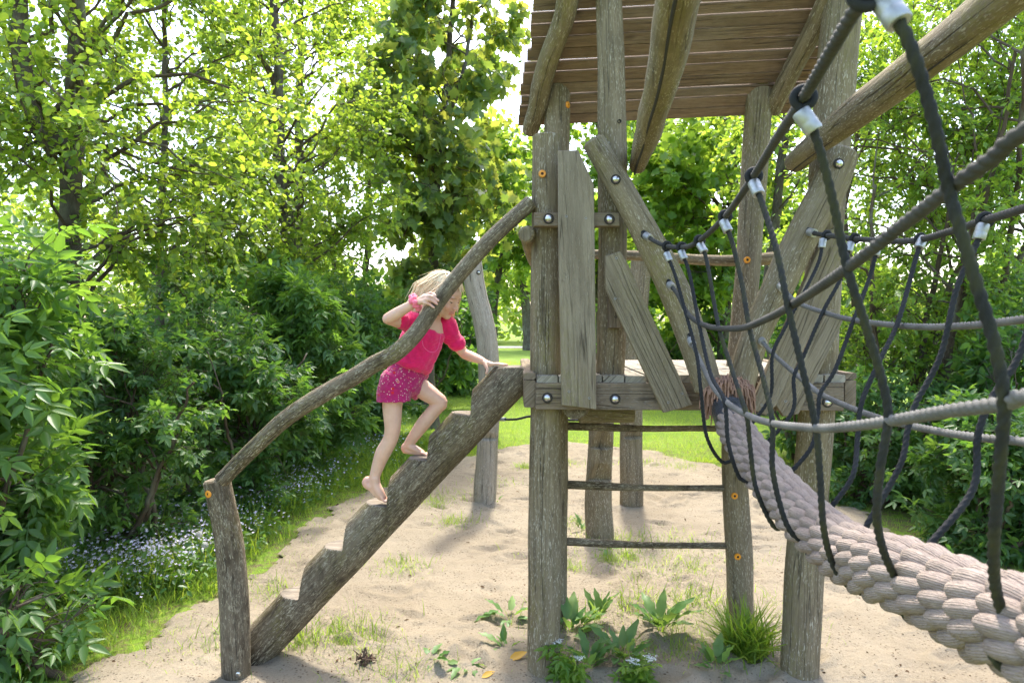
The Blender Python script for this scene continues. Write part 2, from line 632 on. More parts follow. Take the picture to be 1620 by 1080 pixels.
def sand_material():
    t = NT('sand')
    pos = t.node('ShaderNodeNewGeometry').outputs['Position']
    big = t.noise(t.vec(pos, (1.1, 1.1, 1.1)), 1, 4, .55)
    mid = t.noise(t.vec(pos, (9, 9, 9)), 1, 5, .65)
    fine = t.noise(t.vec(pos, (160, 160, 160)), 1, 3, .7)
    c = t.mix(t.step(big, .3, .7), (.192, .156, .105), (.27, .229, .163))
    c = t.mix(t.math('MULTIPLY', t.step(mid, .5, .75), .35), c, (.16, .122, .08))
    c = t.mix(t.math('MULTIPLY', t.step(fine, .35, .7), .35), c, (.36, .31, .24))
    v = t.node('ShaderNodeTexVoronoi', {'Vector': t.vec(pos, (46, 46, 46)), 'Scale': 1.0})
    dots = t.math('MULTIPLY', t.step(v.outputs['Distance'], .30, .20), t.step(t.noise(t.vec(pos, (7, 7, 7)), 1, 4, .6), .42, .56))
    c = t.mix(t.math('MULTIPLY', dots, .75), c, (.07, .05, .035))
    v2 = t.node('ShaderNodeTexVoronoi', {'Vector': t.vec(pos, (95, 95, 95)), 'Scale': 1.0})
    d2 = t.math('MULTIPLY', t.step(v2.outputs['Distance'], .25, .15), t.step(mid, .44, .54))
    c = t.mix(t.math('MULTIPLY', d2, .6), c, (.12, .09, .06))
    h = t.math('ADD', t.math('MULTIPLY', mid, 1.0), t.math('MULTIPLY', fine, .22))
    t.bump(h, .03, 1.0)
    return t.set(Base_Color=c, Roughness=.95, Specular_IOR_Level=.1)


def soil_material():
    t = NT('meadow_soil')
    pos = t.node('ShaderNodeNewGeometry').outputs['Position']
    a = t.noise(t.vec(pos, (.9, .9, .9)), 1, 5, .6)
    b = t.noise(t.vec(pos, (14, 14, 14)), 1, 4, .7)
    c = t.mix(t.step(a, .35, .65), (.11, .19, .02), (.165, .25, .03))
    c = t.mix(t.math('MULTIPLY', t.step(b, .40, .62), t.math('SUBTRACT', .95, t.math('MULTIPLY', t.step(t.node('ShaderNodeSeparateXYZ', {0: pos}).outputs[1], 8.5, 10.5), .6))), c, (.115, .085, .05))
    t.bump(b, .03, .8)
    return t.set(Base_Color=c, Roughness=.95, Specular_IOR_Level=.1)


SAND, SOIL = sand_material(), soil_material()
gm = MB()
S = 420
gm.add([(-S, -S, -.03), (S, -S, -.03), (S, S, -.03), (-S, S, -.03)], [(0, 1, 2, 3)], [((0, 0), (1, 0), (1, 1), (0, 1))])
setting(gm.build('ground', SOIL, smooth=False))
sand = grid_mesh('sand', -2.6, 4.0, .6, 10.0, .022,
                 lambda x, y: np.where(sand_inside(x, y) > 0, ground_z(x, y) + footprints(x, y) * np.clip(sand_inside(x, y) / .3, 0, 1) + .012 * np.clip(sand_inside(x, y) / .25, 0, 1) - .012, -.01), sand_inside, SAND)
setting(sand)
GRAVEL = plain('path_gravel', (.40, .37, .33), .9)
pm = MB()
pm.add([(-60, 43.5, 0), (60, 41.5, 0), (60, 44.5, 0), (-60, 46.5, 0)], [(0, 1, 2, 3)], [((0, 0), (1, 0), (1, 1), (0, 1))])
setting(pm.build('path', GRAVEL, smooth=False))

# ------------------------------------------------------------------ play tower
tower = thing('play_tower', 'grey weathered wooden climbing tower with slatted roof, deck and leaning logs', 'play tower', (.7, 3.5, 0))
YF = 3.25
DECK = 1.45
XA = np.array


def cap(parent, p, nrm=(0, -1, 0), r=.0175):
    m = MB()
    n = unit(nrm)
    m.lathe(p, n, [(-.004, r), (.004, r), (.0075, r * .86), (.0075, r * .42), (.004, r * .36), (.004, .0002)], 20, mats=[0, 0, 0, 0, 1])
    a = unit(np.cross(n, (0, 0, 1)))
    u = np.cross(a, n)
    q = XA(p) + n * .0048
    m.add([q + a * .005 - u * .004, q - a * .005 - u * .004, q + u * .005], [(0, 1, 2)], [((0, 0), (1, 0), (0, 1))], 1)
    return m.build('orange_cap', [ORANGE, HOLE], parent)


def bolt(parent, p, nrm=(0, -1, 0), r=.018):
    m = MB()
    n = unit(nrm)
    m.lathe(p, n, [(-.002, r * 1.35), (.0015, r * 1.35), (.0015, r), (.006, r * .95), (.012, r * .7), (.0145, r * .35), (.015, .0003)], 20, mats=[1, 1, 0, 0, 0, 0])
    return m.build('bolt', [STEEL, HOLE], parent)


def log(name, pts, r, mats=(WOOD, ENDG), parent=tower, n=None, seg=20, wob=.035, seed=0, **k):
    m = MB()
    path = catmull(pts, n or 40)
    m.tube(path, r, seg, wob=wob, seed=seed, capmat=1, **k)
    return m.build(name, list(mats), parent)


def gpt(px, py, Y):
    q = P(px, py, Y)
    return q


postA = log('corner_post', [(P(858, 1090, YF)[0], YF, -.3), P(862, 900, YF), P(864, 500, YF), P(865, 215, YF)], [.081, .078, .074, .071], seed=1)
cap(postA, P(858, 275, YF - .078))
postB = log('roof_post', [(P(879, 990, 3.75)[0], 3.75, -.3), P(879, 900, 3.75), P(881, 400, 3.75), P(881, 136, 3.75)], [.068, .066, .068, .071], seed=2)
cap(postB, P(898, 166, 3.70), (1, -.5, 0))
postC = log('roof_post', [(P(1173, 1000, 3.75)[0], 3.75, -.3), P(1170, 900, 3.75), P(1162, 690, 3.75), P(1185, 400, 3.75), P(1203, 118, 3.75)], [.072, .07, .064, .069, .070], seed=3)
for q in ((1182, 411), (1162, 784), (1167, 880)):
    cap(postC, P(q[0], q[1], 3.75 - .075))
postD = log('corner_post', [(P(1263, 1090, YF)[0], YF, -.3), P(1273, 900, YF), P(1290, 680, YF), P(1298, 500, YF), P(1313, 230, YF), P(1334, 0, YF), P(1338, -40, YF)], [.092, .088, .083, .083, .085, .088, .088], seed=4)
postE = log('roof_post', [P(964, 640, YF), P(968, 500, YF), P(969, 230, YF), P(963, 0, YF), P(962, -30, YF)], [.068, .068, .069, .064, .062], seed=5)
# knot hole
km = MB()
km.lathe(P(980, 192, YF - .066), unit((.25, -1, 0)), [(-.01, .009), (.003, .009), (-.006, .004), (-.008, .0003)], 12)
km.build('knot_hole', HOLE, postE)

# deck boards run from front to back
x0, x1 = P(848, 600, 3.13)[0], P(1338, 600, 3.13)[0]
nb = 14
w = (x1 - x0) / nb
rng = random.Random(4)
DECKW = wood('deck_board_wood', (.27, .235, .18), (.42, .385, .31), .2, .15, .4)
for i in range(nb):
    m = MB()
    cx = x0 + w * (i + .5)
    z = DECK - .0175 + rng.uniform(-.003, .003)
    y0, y1 = 3.122 + rng.uniform(-.006, .006), 4.30
    m.box((cx, (y0 + y1) / 2, z), y1 - y0, w - rng.uniform(.004, .009), .034, ax=(0, 1, 0), ch=.005)
    m.build('deck_board', DECKW, tower)


def board_px(name, poly, Y, thick, mat=WOODP, parent=tower, ch=.006, skew=0.0):
    """A sawn board whose front face stands at depth Y."""
    pts = [P(px, py, Y) for px, py in poly]
    m = MB()
    o = XA((0, Y, 0))
    m.prism([(q[0], q[2]) for q in pts], o, (1, 0, 0), (0, 0, 1), (0, 1, 0), thick, ch)
    return m.build(name, mat, parent)


beam = board_px('deck_beam', [(847, 605), (1336, 605), (1336, 650), (847, 648)], 3.11, .062, WOODB)
for q in ((866, 629), (973, 631), (1309, 636)):
    bolt(beam, P(q[0], q[1], 3.108))
for xs in (P(838, 600, 3.12)[0], P(1342, 600, 3.12)[0] + .012):
    m = MB()
    m.box((xs, 3.71, DECK - .085), 1.18, .052, .125, ax=(0, 1, 0), ch=.006)
    m.build('side_beam', WOODB, tower)
    m = MB()
    m.box((xs, 3.71, DECK - .004), 1.18, .056, .03, ax=(0, 1, 0), ch=.01)
    m.build('edge_strip', WOODB, tower)
m = MB()
m.box(((x0 + x1) / 2, 4.33, DECK - .07), x1 - x0 + .1, .05, .14, ax=(1, 0, 0))
m.build('rear_beam', WOODB, tower)
rail = board_px('guard_rail', [(845, 336), (981, 336), (981, 358), (845, 358)], 3.105, .06, WOODB)
for q in ((868, 346), (964, 347)):
    bolt(rail, P(q[0], q[1], 3.103))
for poly, Y, scr in (
    ([(883, 238), (915, 237), (940, 292), (944, 648), (936, 647), (889, 641), (884, 420)], 3.065, [(896, 342), (927, 345), (900, 619), (932, 629)]),
    ([(957, 405), (982, 397), (993, 416), (1096, 640), (1082, 645), (1050, 653), (958, 456)], 3.065, [(975, 408), (1057, 636), (1079, 622), (973, 472)]),
    ([(1296, 392), (1312, 365), (1330, 354), (1340, 376), (1335, 424), (1228, 642), (1212, 657), (1187, 646)], 3.04, [(1205, 640), (1218, 632)]),
    ([(1308, 492), (1322, 490), (1335, 505), (1325, 530), (1264, 655), (1240, 659), (1225, 638)], 3.068, [(1243, 634), (1256, 640)])):
    b = board_px('guard_plank', poly, Y, .036)
    for q in scr:
        m = MB()
        m.lathe(P(q[0], q[1], Y - .001), (0, -1, 0), [(-.004, .0055), (.001, .0055), (.0005, .004), (-.002, .003), (-.003, .0002)], 12, mats=[0, 0, 1, 1])
        m.build('screw', [METAL, HOLE], b)
b = board_px('packing_block', [(963, 462), (983, 462), (983, 519), (963, 519)], 3.13, .05, WOODB)
m = MB()
m.lathe(P(974, 501, 3.129), (0, -1, 0), [(-.004, .006), (.001, .006), (-.002, .003), (-.003, .0002)], 12)
m.build('screw', HOLE, b)
# leaning logs either side of the bridge entrance
llog = log('leaning_log', [P(937, 221, 3.12), P(962, 264, 3.12), P(990, 312, 3.10), P(1032, 388, 3.08), P(1068, 462, 3.06), P(1096, 535, 3.045), P(1122, 618, 3.03)], [.053, .055, .058, .066, .070, .068, .062], seed=11, wob=.03, bevel=.014)
bolt(llog, P(974, 284, 3.052), r=.0165)
rlog = log('leaning_log', [P(1333, 236, 3.10), P(1319, 275, 3.10), P(1303, 312, 3.09), P(1280, 352, 3.08), P(1254, 402, 3.07), P(1229, 458, 3.06), P(1206, 505, 3.05), P(1188, 552, 3.04), P(1170, 614, 3.03)], [.070, .079, .077, .073, .073, .066, .060, .060, .058], seed=12, wob=.035, bevel=.02)
bolt(rlog, P(1327, 259, 3.024), r=.0175)


# overhead logs run level from the tower towards the next platform
def grooved(name, pts, r, seed, gw=.009, parent=tower, groove=True):
    o = log(name, pts, r, seed=seed, wob=.045, n=70)
    if groove:
        m = MB()
        path = catmull(pts, 50)
        rr = spread(r, 50)
        tan = unit(path[-1] - path[0])
        sd = unit(np.cross(tan, (0, 0, 1)))
        path = path + (np.outer(rr, sd * .30) + np.outer(rr, (0, 0, -.88)))
        m.tube(path, gw, 8, bevel=0, flat=(sd, .62))
        m.build('groove_shade_strip', HOLE, o)  # near-black strip laid on the log, standing in for shade inside its groove
    return o


def bridge_dir(x, Y0, Y, z):
    return XA((x - .109 * (Y0 - Y), Y, z))


mlog = grooved('overhead_log', [bridge_dir(.590, 3.2, 3.3, 2.44), bridge_dir(.592, 3.2, 3.1, 2.455), bridge_dir(.595, 3.2, 2.8, 2.46), bridge_dir(.590, 3.2, 2.5, 2.462),
                                bridge_dir(.588, 3.2, 2.2, 2.46), bridge_dir(.577, 3.2, 1.9, 2.455), bridge_dir(.562, 3.2, 1.6, 2.46), bridge_dir(.55, 3.2, 1.0, 2.46), bridge_dir(.55, 3.2, .2, 2.46)],
               [.040, .052, .056, .055, .053, .048, .044, .045, .048], 21)
rrail = grooved('overhead_log', [bridge_dir(1.31, 3.1, 3.22, 2.44), bridge_dir(1.31, 3.1, 3.0, 2.448), bridge_dir(1.312, 3.1, 2.6, 2.452), bridge_dir(1.318, 3.1, 2.2, 2.455),
                                 bridge_dir(1.318, 3.1, 1.8, 2.456), bridge_dir(1.31, 3.1, 1.4, 2.455), bridge_dir(1.30, 3.1, .9, 2.45), bridge_dir(1.29, 3.1, .2, 2.45)],
                [.048, .054, .056, .055, .055, .054, .052, .05], 22, .0055)

# roof: slats on wavy rafters, sloping down away from the bridge
SL = .78


def roof_z(Y):
    return 5.856 - SL * Y


roof = tower
along = unit((0, -1, SL))
nrm = unit(np.cross((1, 0, 0), along))
rng = random.Random(12)
sl_w = .0655
for i in range(16):
    s = i * sl_w
    base = XA((0, 3.905, roof_z(3.905))) + along * s
    xl = .035 + .145 * (3.905 - base[1]) + rng.uniform(-.012, .012)
    xr = 1.60 + .10 * (3.905 - base[1])
    tilt = -.045
    ax = unit(XA((1, tilt, -SL * tilt)))
    c = base + ax * (xl + xr) / 2 + along * sl_w / 2
    m = MB()
    gap = .0135 if i in (2, 5, 9) else rng.choice([.0025, .003, .004])
    up = unit(np.cross(ax, along))
    m.box(c + up * .012 + up * rng.uniform(-.0015, .0015), xr - xl, .022, sl_w - gap, ax=unit(ax + along * rng.uniform(-.002, .002)), az=along, ch=.004)
    m.build('roof_board', WOODR, roof)


def on_roof(px, py, drop):
    Y = (4.156 - drop) / ((507 - py) / 1080 + SL)
    return P(px, py, Y)


raft = [(838, 211), (842, 195), (850, 172), (856, 138), (867, 98), (881, 60), (894, 24), (900, -20), (903, -70)]
log('rafter', [on_roof(a, b, .085) for a, b in raft], [.046, .052, .054, .054, .052, .05, .052, .052, .05], parent=roof, seed=31, wob=.03, bevel=.016)
raft = [(1221, 176), (1226, 163), (1255, 107), (1284, 54), (1310, 0), (1345, -60)]
log('rafter', [on_roof(a, b, .075) for a, b in raft], .05, parent=roof, seed=32, wob=.03)

# ladder rungs, cross rails, joists
for k, (ya, yb) in enumerate(((673, 678), (766, 772), (856, 863))):
    log('ladder_rung', [P(880, ya, 3.75), P(920, ya + 1, 3.75), P(1010, (ya + yb) / 2 + 2, 3.75), P(1100, yb - .5, 3.75), P(1166, yb, 3.75)], [.024, .023, .017, .0165, .02], mats=(WOODD, ENDG), seed=40 + k, wob=.04, seg=14)
log('rear_rail', [P(930, 402, 3.88), P(1000, 404, 3.88), P(1110, 411, 3.88), P(1170, 412, 3.88), P(1224, 408, 3.88)], [.026, .028, .03, .032, .036], seed=45)
log('side_rail', [P(832, 371, 3.14), P(836, 373, 3.22), bridge_dir(.071, 3.2, 3.6, 2.05), bridge_dir(.075, 3.2, 4.1, 2.0)], [.038, .044, .044, .04], seed=46, bevel=.01)
log('deck_joist', [P(910, 643, 3.17), P(915, 640, 3.6), P(918, 622, 4.28)], [.060, .063, .06], seed=47, mats=(WOODD, WOODD))
log('deck_joist', [P(915, 652, 3.45), P(960, 652, 3.45), P(990, 654, 3.45), P(1003, 654, 3.45)], [.055, .055, .052, .044], seed=48, bevel=.012)

# ------------------------------------------------------------------ log staircase
ST_Y, ST_R = 3.42, .103
S0, S1 = P(430, 1046, ST_Y), P(828, 625, ST_Y)
tdir = unit((S1 - S0) * XA((1, 0, 1)))
ndir = XA((-tdir[2], 0, tdir[0]))


def tn(px, py):
    q = P(px, py, ST_Y) - S0
    return float(q @ tdir), float(q @ ndir)


prof = [(380, 1010), (396, 985), (441, 935), (482, 935.5), (484.5, 905), (517, 861), (549, 860.5), (551, 826), (580, 791), (617, 794), (618, 753), (642, 722), (679, 722.5), (680, 690), (712, 650), (746, 653.5), (747.5, 617), (791, 579.5), (840, 579)]
for k in range(2, len(prof) - 1):          # run risers and treads out past the round of the log, which then shapes the edges
    (xa, ya), (xb, yb), (xc, yc) = prof[k - 1], prof[k], prof[k + 1]
    if abs(yc - yb) < 5:
        prof[k] = (xb - 13, yb)
    elif k > 2 and abs(xa - xb) < 4:
        prof[k] = (xb, yb - 15)
TT = np.array([tn(*q) for q in prof])
dense = np.arange(TT[0, 0], TT[-1, 0] + .001, .002)
hd = np.interp(dense, TT[:, 0], TT[:, 1])
ker = np.exp(-.5 * (np.arange(-6, 7) * .002 / .0018) ** 2)
hd = np.convolve(np.pad(hd, 6, 'edge'), ker / ker.sum(), 'valid')
st_wob = lambda s: 0.0
t_start = -.06
path = np.array([S0 + tdir * t + ndir * ST_R for t in np.arange(t_start, TT[-1, 0] - .03, .0042)])
path[:, 1] = ST_Y
m = MB()
m.tube(path, [ST_R * 1.02, ST_R, ST_R * 1.0, ST_R * .99, ST_R * .97], 44, wob=.022, seed=51, capmat=1, bevel=.012,
       clip=(ndir, lambda s: float(np.interp(s + t_start, dense, hd)) - ST_R))
stair = m.build('log_staircase', [WOODD, ENDG, TREAD], smooth=True, angle=30)
for pl in stair.data.polygons:
    if pl.normal.z > .7 and pl.center.z > .1:
        pl.material_index = 2
tag(stair, 'thick round log cut into six steps, leaning up to the tower deck', 'staircase')

# handrail and its short post
hpost = log('newel_post', [(P(375, 1078, 3.22)[0], 3.22, -.3), P(374, 1060, 3.22), P(371, 960, 3.22), P(364, 870, 3.22), P(351, 800, 3.22), P(342, 757, 3.22)], [.069, .066, .066, .066, .064, .0635], mats=(WOODD, ENDG), parent=None, seed=61, wob=.03, bevel=.01)
tag(hpost, 'short mossy post with an orange cap at the foot of the log stair', 'post')
cap(hpost, P(330, 781, 3.166), (-.6, -1, 0))
m = MB()
m.lathe(P(377, 1066, 3.153), (0, -1, 0), [(-.004, .012), (.004, .012), (.006, .008), (.006, .0003)], 12)
m.build('bolt', STEEL, hpost)
RAIL = [(349, 761), (356, 754), (406, 704), (454, 661), (512, 623), (560, 596), (592, 576), (626, 558), (657, 528), (681, 494), (705, 461), (738.5, 420), (780, 375), (841, 319)]
hrail = log('handrail', [P(a, b, 3.20) for a, b in RAIL], [.036, .037, .038, .039, .040, .040, .041, .041, .040, .038, .037, .037, .036, .036], mats=(WOODD, ENDG), parent=None, n=110, seg=24, seed=62, wob=.03)
tag(hrail, 'long curved log handrail rising from the short post to the tower', 'handrail')


# ------------------------------------------------------------------ stepping posts beyond the tower
def stepping_post(pts, Y, r, notches, label, seed, mats):
    path = np.array(pts)
    n = 160
    pth = catmull(path, n)
    ss = np.concatenate([[0], np.cumsum(np.linalg.norm(np.diff(pth, axis=0), axis=1))])
    zz = pth[:, 2]
    rm = float(np.mean(r))

    def h(s):
        z = float(np.interp(s, ss, zz))
        for zs, hgt, depth in notches:
            if zs <= z <= zs + hgt:
                return rm * 1.1 - depth * (1 - (z - zs) / hgt) ** .8
        return rm * 3
    m = MB()
    m.tube(pth, r, 26, wob=.03, seed=seed, capmat=1, clip=(XA((0.15, -1, 0)) / np.linalg.norm((.15, -1, 0)), h), bevel=.012)
    o = m.build('stepping_post', list(mats), None, angle=34)
    return tag(o, label, 'post', 'notched stepping posts beyond the tower')


Z = lambda py, Y: float(P(0, py, Y)[2])
Y1, Y2, Y3 = 6.33, 5.28, 6.27
sp1 = stepping_post([(P(766, 797, Y1)[0], Y1, -.2), P(767, 790, Y1), P(772, 700, Y1), P(774, 640, Y1), P(772, 556, Y1), P(764, 505, Y1), P(752, 458, Y1), P(746, 412, Y1)],
                    Y1, [.098, .108, .10, .098, .097, .098, .095, .092], [(Z(693, Y1), .09, .06)], 'tall bowed pale post standing behind the climbing child', 71, (WOODG, ENDG))
m = MB()
m.lathe(P(757, 431, Y1 - .085), (.3, -1, 0), [(-.002, .02), (.003, .02), (.003, .014), (.012, .01), (.013, .0003)], 14, mats=[1, 1, 0, 0])
m.build('bolt', [STEEL, HOLE], sp1)
sp2 = stepping_post([(P(950, 858, Y2)[0], Y2, -.2), P(949, 845, Y2), P(946, 780, Y2), P(950, 700, Y2), P(951, 600, Y2)],
                    Y2, [.115, .108, .10, .10, .098], [(Z(707, Y2), .16, .085), (Z(757, Y2), .17, .085)], 'double notched post seen through the ladder rungs', 72, (WOOD, ENDG))
sp3 = stepping_post([(P(999, 800, Y3)[0], Y3, -.2), P(999, 780, Y3), P(998, 690, Y3), P(1000, 600, Y3), P(1007, 500, Y3), P(1016, 402, Y3)],
                    Y3, [.11, .107, .105, .10, .097, .09], [(Z(690, Y3), .10, .06)], 'slim post behind the ladder with one shallow step notch', 73, (WOOD, ENDG))
m = MB()
m.tube(catmull([P(783, 663, 6.3), P(815, 663, 6.0), P(845, 658, 5.85), P(900, 664, 5.5), P(945, 664, 5.24)], 60), .011, 8, lobes=3, pitch=.04)
cable = m.build('balance_rope', ROPE_DARK)
tag(cable, 'thin black balance rope strung between two notched posts', 'rope')
m = MB()
m.lathe(P(795, 662.8, 6.15), unit(P(815, 663, 6.0) - P(783, 663, 6.3)), [(-.05, .012), (-.05, .017), (.05, .017), (.05, .012)], 12)
m.build('ferrule', METAL, cable)

# ------------------------------------------------------------------ rope bridge
bridge = thing('rope_bridge', 'rope bridge of black nets above one fat pinkish braided rope', 'rope bridge', (.7, 2.0, 1.2))
fat_px = [(1152, 628, 2.97), (1158, 668, 2.86), (1200, 735, 2.42), (1240, 785, 2.11), (1283, 828, 1.86), (1345, 878, 1.58), (1430, 910, 1.31), (1490, 939, 1.18), (1560, 972, 1.05), (1620, 994, .95)]
fat = [P(*q) for q in fat_px]
fat += [fat[-1] + XA((-.03, -.25, .03)), fat[-1] + XA((-.08, -.7, .10)), fat[-1] + XA((-.14, -1.3, .22))]
FR = .071


def fat_material():
    t = NT('braided_fibre')
    uv = t.node('ShaderNodeUVMap').outputs[0]
    pos = t.node('ShaderNodeNewGeometry').outputs['Position']
    w = t.node('ShaderNodeTexWave', {'Vector': t.vec(uv, (1, 1, 1)), 'Scale': 62.0, 'Distortion': 2.6, 'Detail': 2.0, 'Detail Scale': 3.0}, bands_direction='X')
    d = t.noise(t.vec(uv, (420, 130, 1)), 1, 2, .6)
    n = t.noise(t.vec(pos, (7, 7, 7)), 1, 4, .6)
    c = t.mix(t.step(n, .3, .7), (.285, .226, .188), (.37, .306, .258))
    dirt = t.noise(t.vec(pos, (24, 24, 24)), 1, 4, .6)
    c = t.mix(t.math('MULTIPLY', t.step(dirt, .50, .68), .3), c, (.165, .125, .10))
    dash = t.math('MULTIPLY', t.step(d, .50, .62), t.step(w.outputs['Fac'], .6, .2))
    c = t.mix(t.math('MULTIPLY', dash, .62), c, (.10, .068, .055))
    h = t.math('ADD', t.math('MULTIPLY', w.outputs['Fac'], .45), t.math('MULTIPLY', d, .6))
    t.bump(h, .004, 1.0)
    return t.set(Base_Color=c, Roughness=.9, Specular_IOR_Level=.15)


FATM = fat_material()
fpath = catmull(fat, 480)
fs = np.concatenate([[0], np.cumsum(np.linalg.norm(np.diff(fpath, axis=0), axis=1))])
ftan = np.gradient(fpath, axis=0)
ftan /= np.linalg.norm(ftan, axis=1)[:, None]
m = MB()
m.tube(fpath, FR - .030, 20, bevel=0)
NCOL, LL = 14, .092
rng = random.Random(8)
for c in range(NCOL):
    th = 2 * math.pi * c / NCOL + math.pi
    sh = c * 2 / NCOL
    k = 0
    while True:
        s = .17 + (k + sh - 1) * LL
        if s > fs[-1] - .02:
            break
        k += 1
        if s < .165:
            continue
        i = int(np.searchsorted(fs, s))
        t = ftan[i]
        up = unit(XA((0, 0, 1)) - t * t[2])
        sd = np.cross(t, up)
        rad = unit(math.cos(th) * up + math.sin(th) * sd)
        cir = np.cross(rad, t)
        tw = .16
        ax = unit(t * math.cos(tw) + cir * math.sin(tw) + rad * -.20)
        rad2 = unit(rad - ax * np.dot(rad, ax))
        cir2 = np.cross(rad2, ax)
        M = np.stack([rad2, cir2, ax], 1)
        j = rng.uniform(.94, 1.06)
        cc = fpath[i] + rad * (FR - .022)
        # superellipsoid bolster: blunt ends, so that the strands look plump
        nu, nv = 14, 11
        V, F, U = [], [], []
        for b in range(nv + 1):
            p_ = math.pi * b / nv
            zz_ = math.copysign(abs(math.cos(p_)) ** .82, math.cos(p_)) * .0490 * j
            rr_ = (max(math.sin(p_), 0)) ** .8
            for a in range(nu):
                q_ = 2 * math.pi * a / nu
                V.append(cc + M @ XA((math.cos(q_) * rr_ * .0265 * j, math.sin(q_) * rr_ * .0188 * j, zz_)))
        for b in range(nv):
            for a in range(nu):
                a2 = (a + 1) % nu
                F.append((b * nu + a, (b + 1) * nu + a, (b + 1) * nu + a2, b * nu + a2))
                U.append(tuple(((x / nu) * .16, y / nv * .09 + c * .37 + k * .11) for x, y in ((a, b), (a, b + 1), (a + 1, b + 1), (a + 1, b))))
        m.add(V, F, U)
braid = m.build('braided_rope', FATM, bridge, angle=80)
# frayed end, tape
FR_COL = leafmat('frayed_fibre', (.30, .17, .115), (.42, .26, .18), (.2, .1, .06), (.3, .15, .1), .1, .9, .1)
i0 = 6
ring_c, ring_t = fpath[0], ftan[0]
up = unit(XA((0, 0, 1)) - ring_t * ring_t[2])
sd = np.cross(ring_t, up)
rr = np.random.RandomState(5)
m = MB()
for k in range(1100):
    a = rr.uniform(0, 2 * math.pi)
    d = math.cos(a) * up + math.sin(a) * sd
    p0 = ring_c + d * rr.uniform(.03, .07) + ring_t * rr.uniform(-.03, .012)
    fall = XA((0, 0, -1)) * rr.uniform(.02, .065)
    o1 = d * rr.uniform(.028, .052) - ring_t * rr.uniform(-.01, .03) + rr.normal(0, .007, 3)
    p1 = p0 + o1 * .75 + XA((0, 0, .006))
    p2 = p0 + o1 + fall
    m.tube(catmull([p0, p1, p2], 4), [.0042, .004, .0026], 5, bevel=0)
fr = m.build('frayed_end', plain('frayed_fibre_brown', (.34, .205, .145), .95, 0, 200, .1), braid)
m = MB()
m.tube(fpath[5:32], [.068, .075, .071, .075, .070], 28, wob=.05, seed=3, bevel=.004)
t_ = NT('crinkled_tape')
n_ = t_.noise(t_.vec(t_.node('ShaderNodeUVMap').outputs[0], (18, 60, 1)), 1, 4, .6, 1.5)
t_.bump(n_, .012, 1.0)
t_.set(Base_Color=(.035, .037, .042), Roughness=.28)
m.build('black_tape', t_.mat, braid)


def rope_pts(l):
    return [P(a, b, y) for a, b, y in l]


def rail_rope(name, pts, mat, r=.0100, attach=True, ext=None):
    w = rope_pts(pts)
    if ext:
        w += [w[-1] + XA(e) for e in ext]
    n = max(40, int(sum(np.linalg.norm(w[i + 1] - w[i]) for i in range(len(w) - 1)) / .0045))
    path = catmull(w, n)
    m = MB()
    m.tube(path, r, 15, lobes=3, pitch=.054, lobe=.34, bevel=0)
    o = m.build(name, mat, bridge, angle=80)
    if attach:
        d = unit(path[6] - path[0])
        m = MB()
        m.lathe(path[0] + d * .045, d, [(-.02, r), (-.02, r * 1.7), (.018, r * 1.7), (.018, r)], 16)
        m.build('ferrule', METAL, o)
        m = MB()
        a = np.linspace(0, 2 * math.pi, 22)
        u_ = unit(np.cross(d, (0, 0, 1)))
        loop = [path[0] + d * (.012 - .022 * math.cos(q)) + np.cross(u_, d) * (.013 * math.sin(q)) for q in a]
        m.tube(np.array(loop), .006, 8, bevel=0)
        m.build('eye_loop', ROPE_DARK, o)
    return o, path


L_top, lt = rail_rope('top_rope', [(1017, 370, 3.03), (1045, 386, 2.9), (1072, 391, 2.72), (1100, 385, 2.52), (1145, 345, 2.12), (1190, 282, 1.68), (1227, 222, 1.38), (1268, 160, 1.13), (1318, 75, .93), (1370, -10, .80)], ROPE_MID, .0098, ext=[(.0, -.22, .06), (.0, -.6, .16)])
L_mid, lm = rail_rope('net_rope', [(1057, 447, 3.0), (1072, 465, 2.88), (1090, 498, 2.7), (1120, 516, 2.45), (1170, 519, 2.02), (1215, 503, 1.72), (1260, 478, 1.46), (1340, 424, 1.12), (1420, 362, .95), (1500, 300, .82), (1570, 250, .74), (1630, 203, .68)], ROPE_MID, .0100, ext=[(.01, -.2, .03), (-.02, -.6, .03)])
L_low, ll = rail_rope('net_rope', [(1090, 532, 2.98), (1104, 562, 2.85), (1126, 608, 2.55), (1150, 636, 2.3), (1180, 655, 2.06), (1220, 669, 1.78), (1290, 677, 1.44), (1345, 674, 1.26), (1405, 666, 1.12), (1500, 650, .93), (1590, 638, .80), (1640, 628, .74)], ROPE_GREY, .0100, ext=[(.01, -.2, .0), (-.02, -.6, .02)])
R_top, rt = rail_rope('top_rope', [(1276, 366, 3.02), (1300, 371, 2.9), (1370, 379, 2.55), (1440, 381, 2.22), (1500, 367, 1.95), (1553, 350, 1.74), (1630, 326, 1.5)], ROPE_MID, .0108, ext=[(-.03, -.35, .03), (-.08, -.9, .12), (-.08, -.9, .16)])
R_mid, rm_ = rail_rope('net_rope', [(1232, 449, 3.02), (1246, 465, 2.9), (1265, 480, 2.78), (1300, 493, 2.62), (1350, 506, 2.38), (1440, 516, 2.02), (1530, 515, 1.72), (1630, 504, 1.45)], ROPE_GREY, .0100, ext=[(-.04, -.35, .02), (-.1, -.9, .05), (-.1, -.8, .06)])
R_low, rl = rail_rope('net_rope', [(1201, 534, 3.02), (1216, 552, 2.9), (1240, 575, 2.76), (1280, 609, 2.5), (1310, 629, 2.34), (1388, 660, 1.98), (1480, 681, 1.66), (1560, 693, 1.45), (1630, 701, 1.32)], ROPE_GREY, .0100, ext=[(-.04, -.3, .0), (-.1, -.9, .02), (-.1, -.8, .03)])


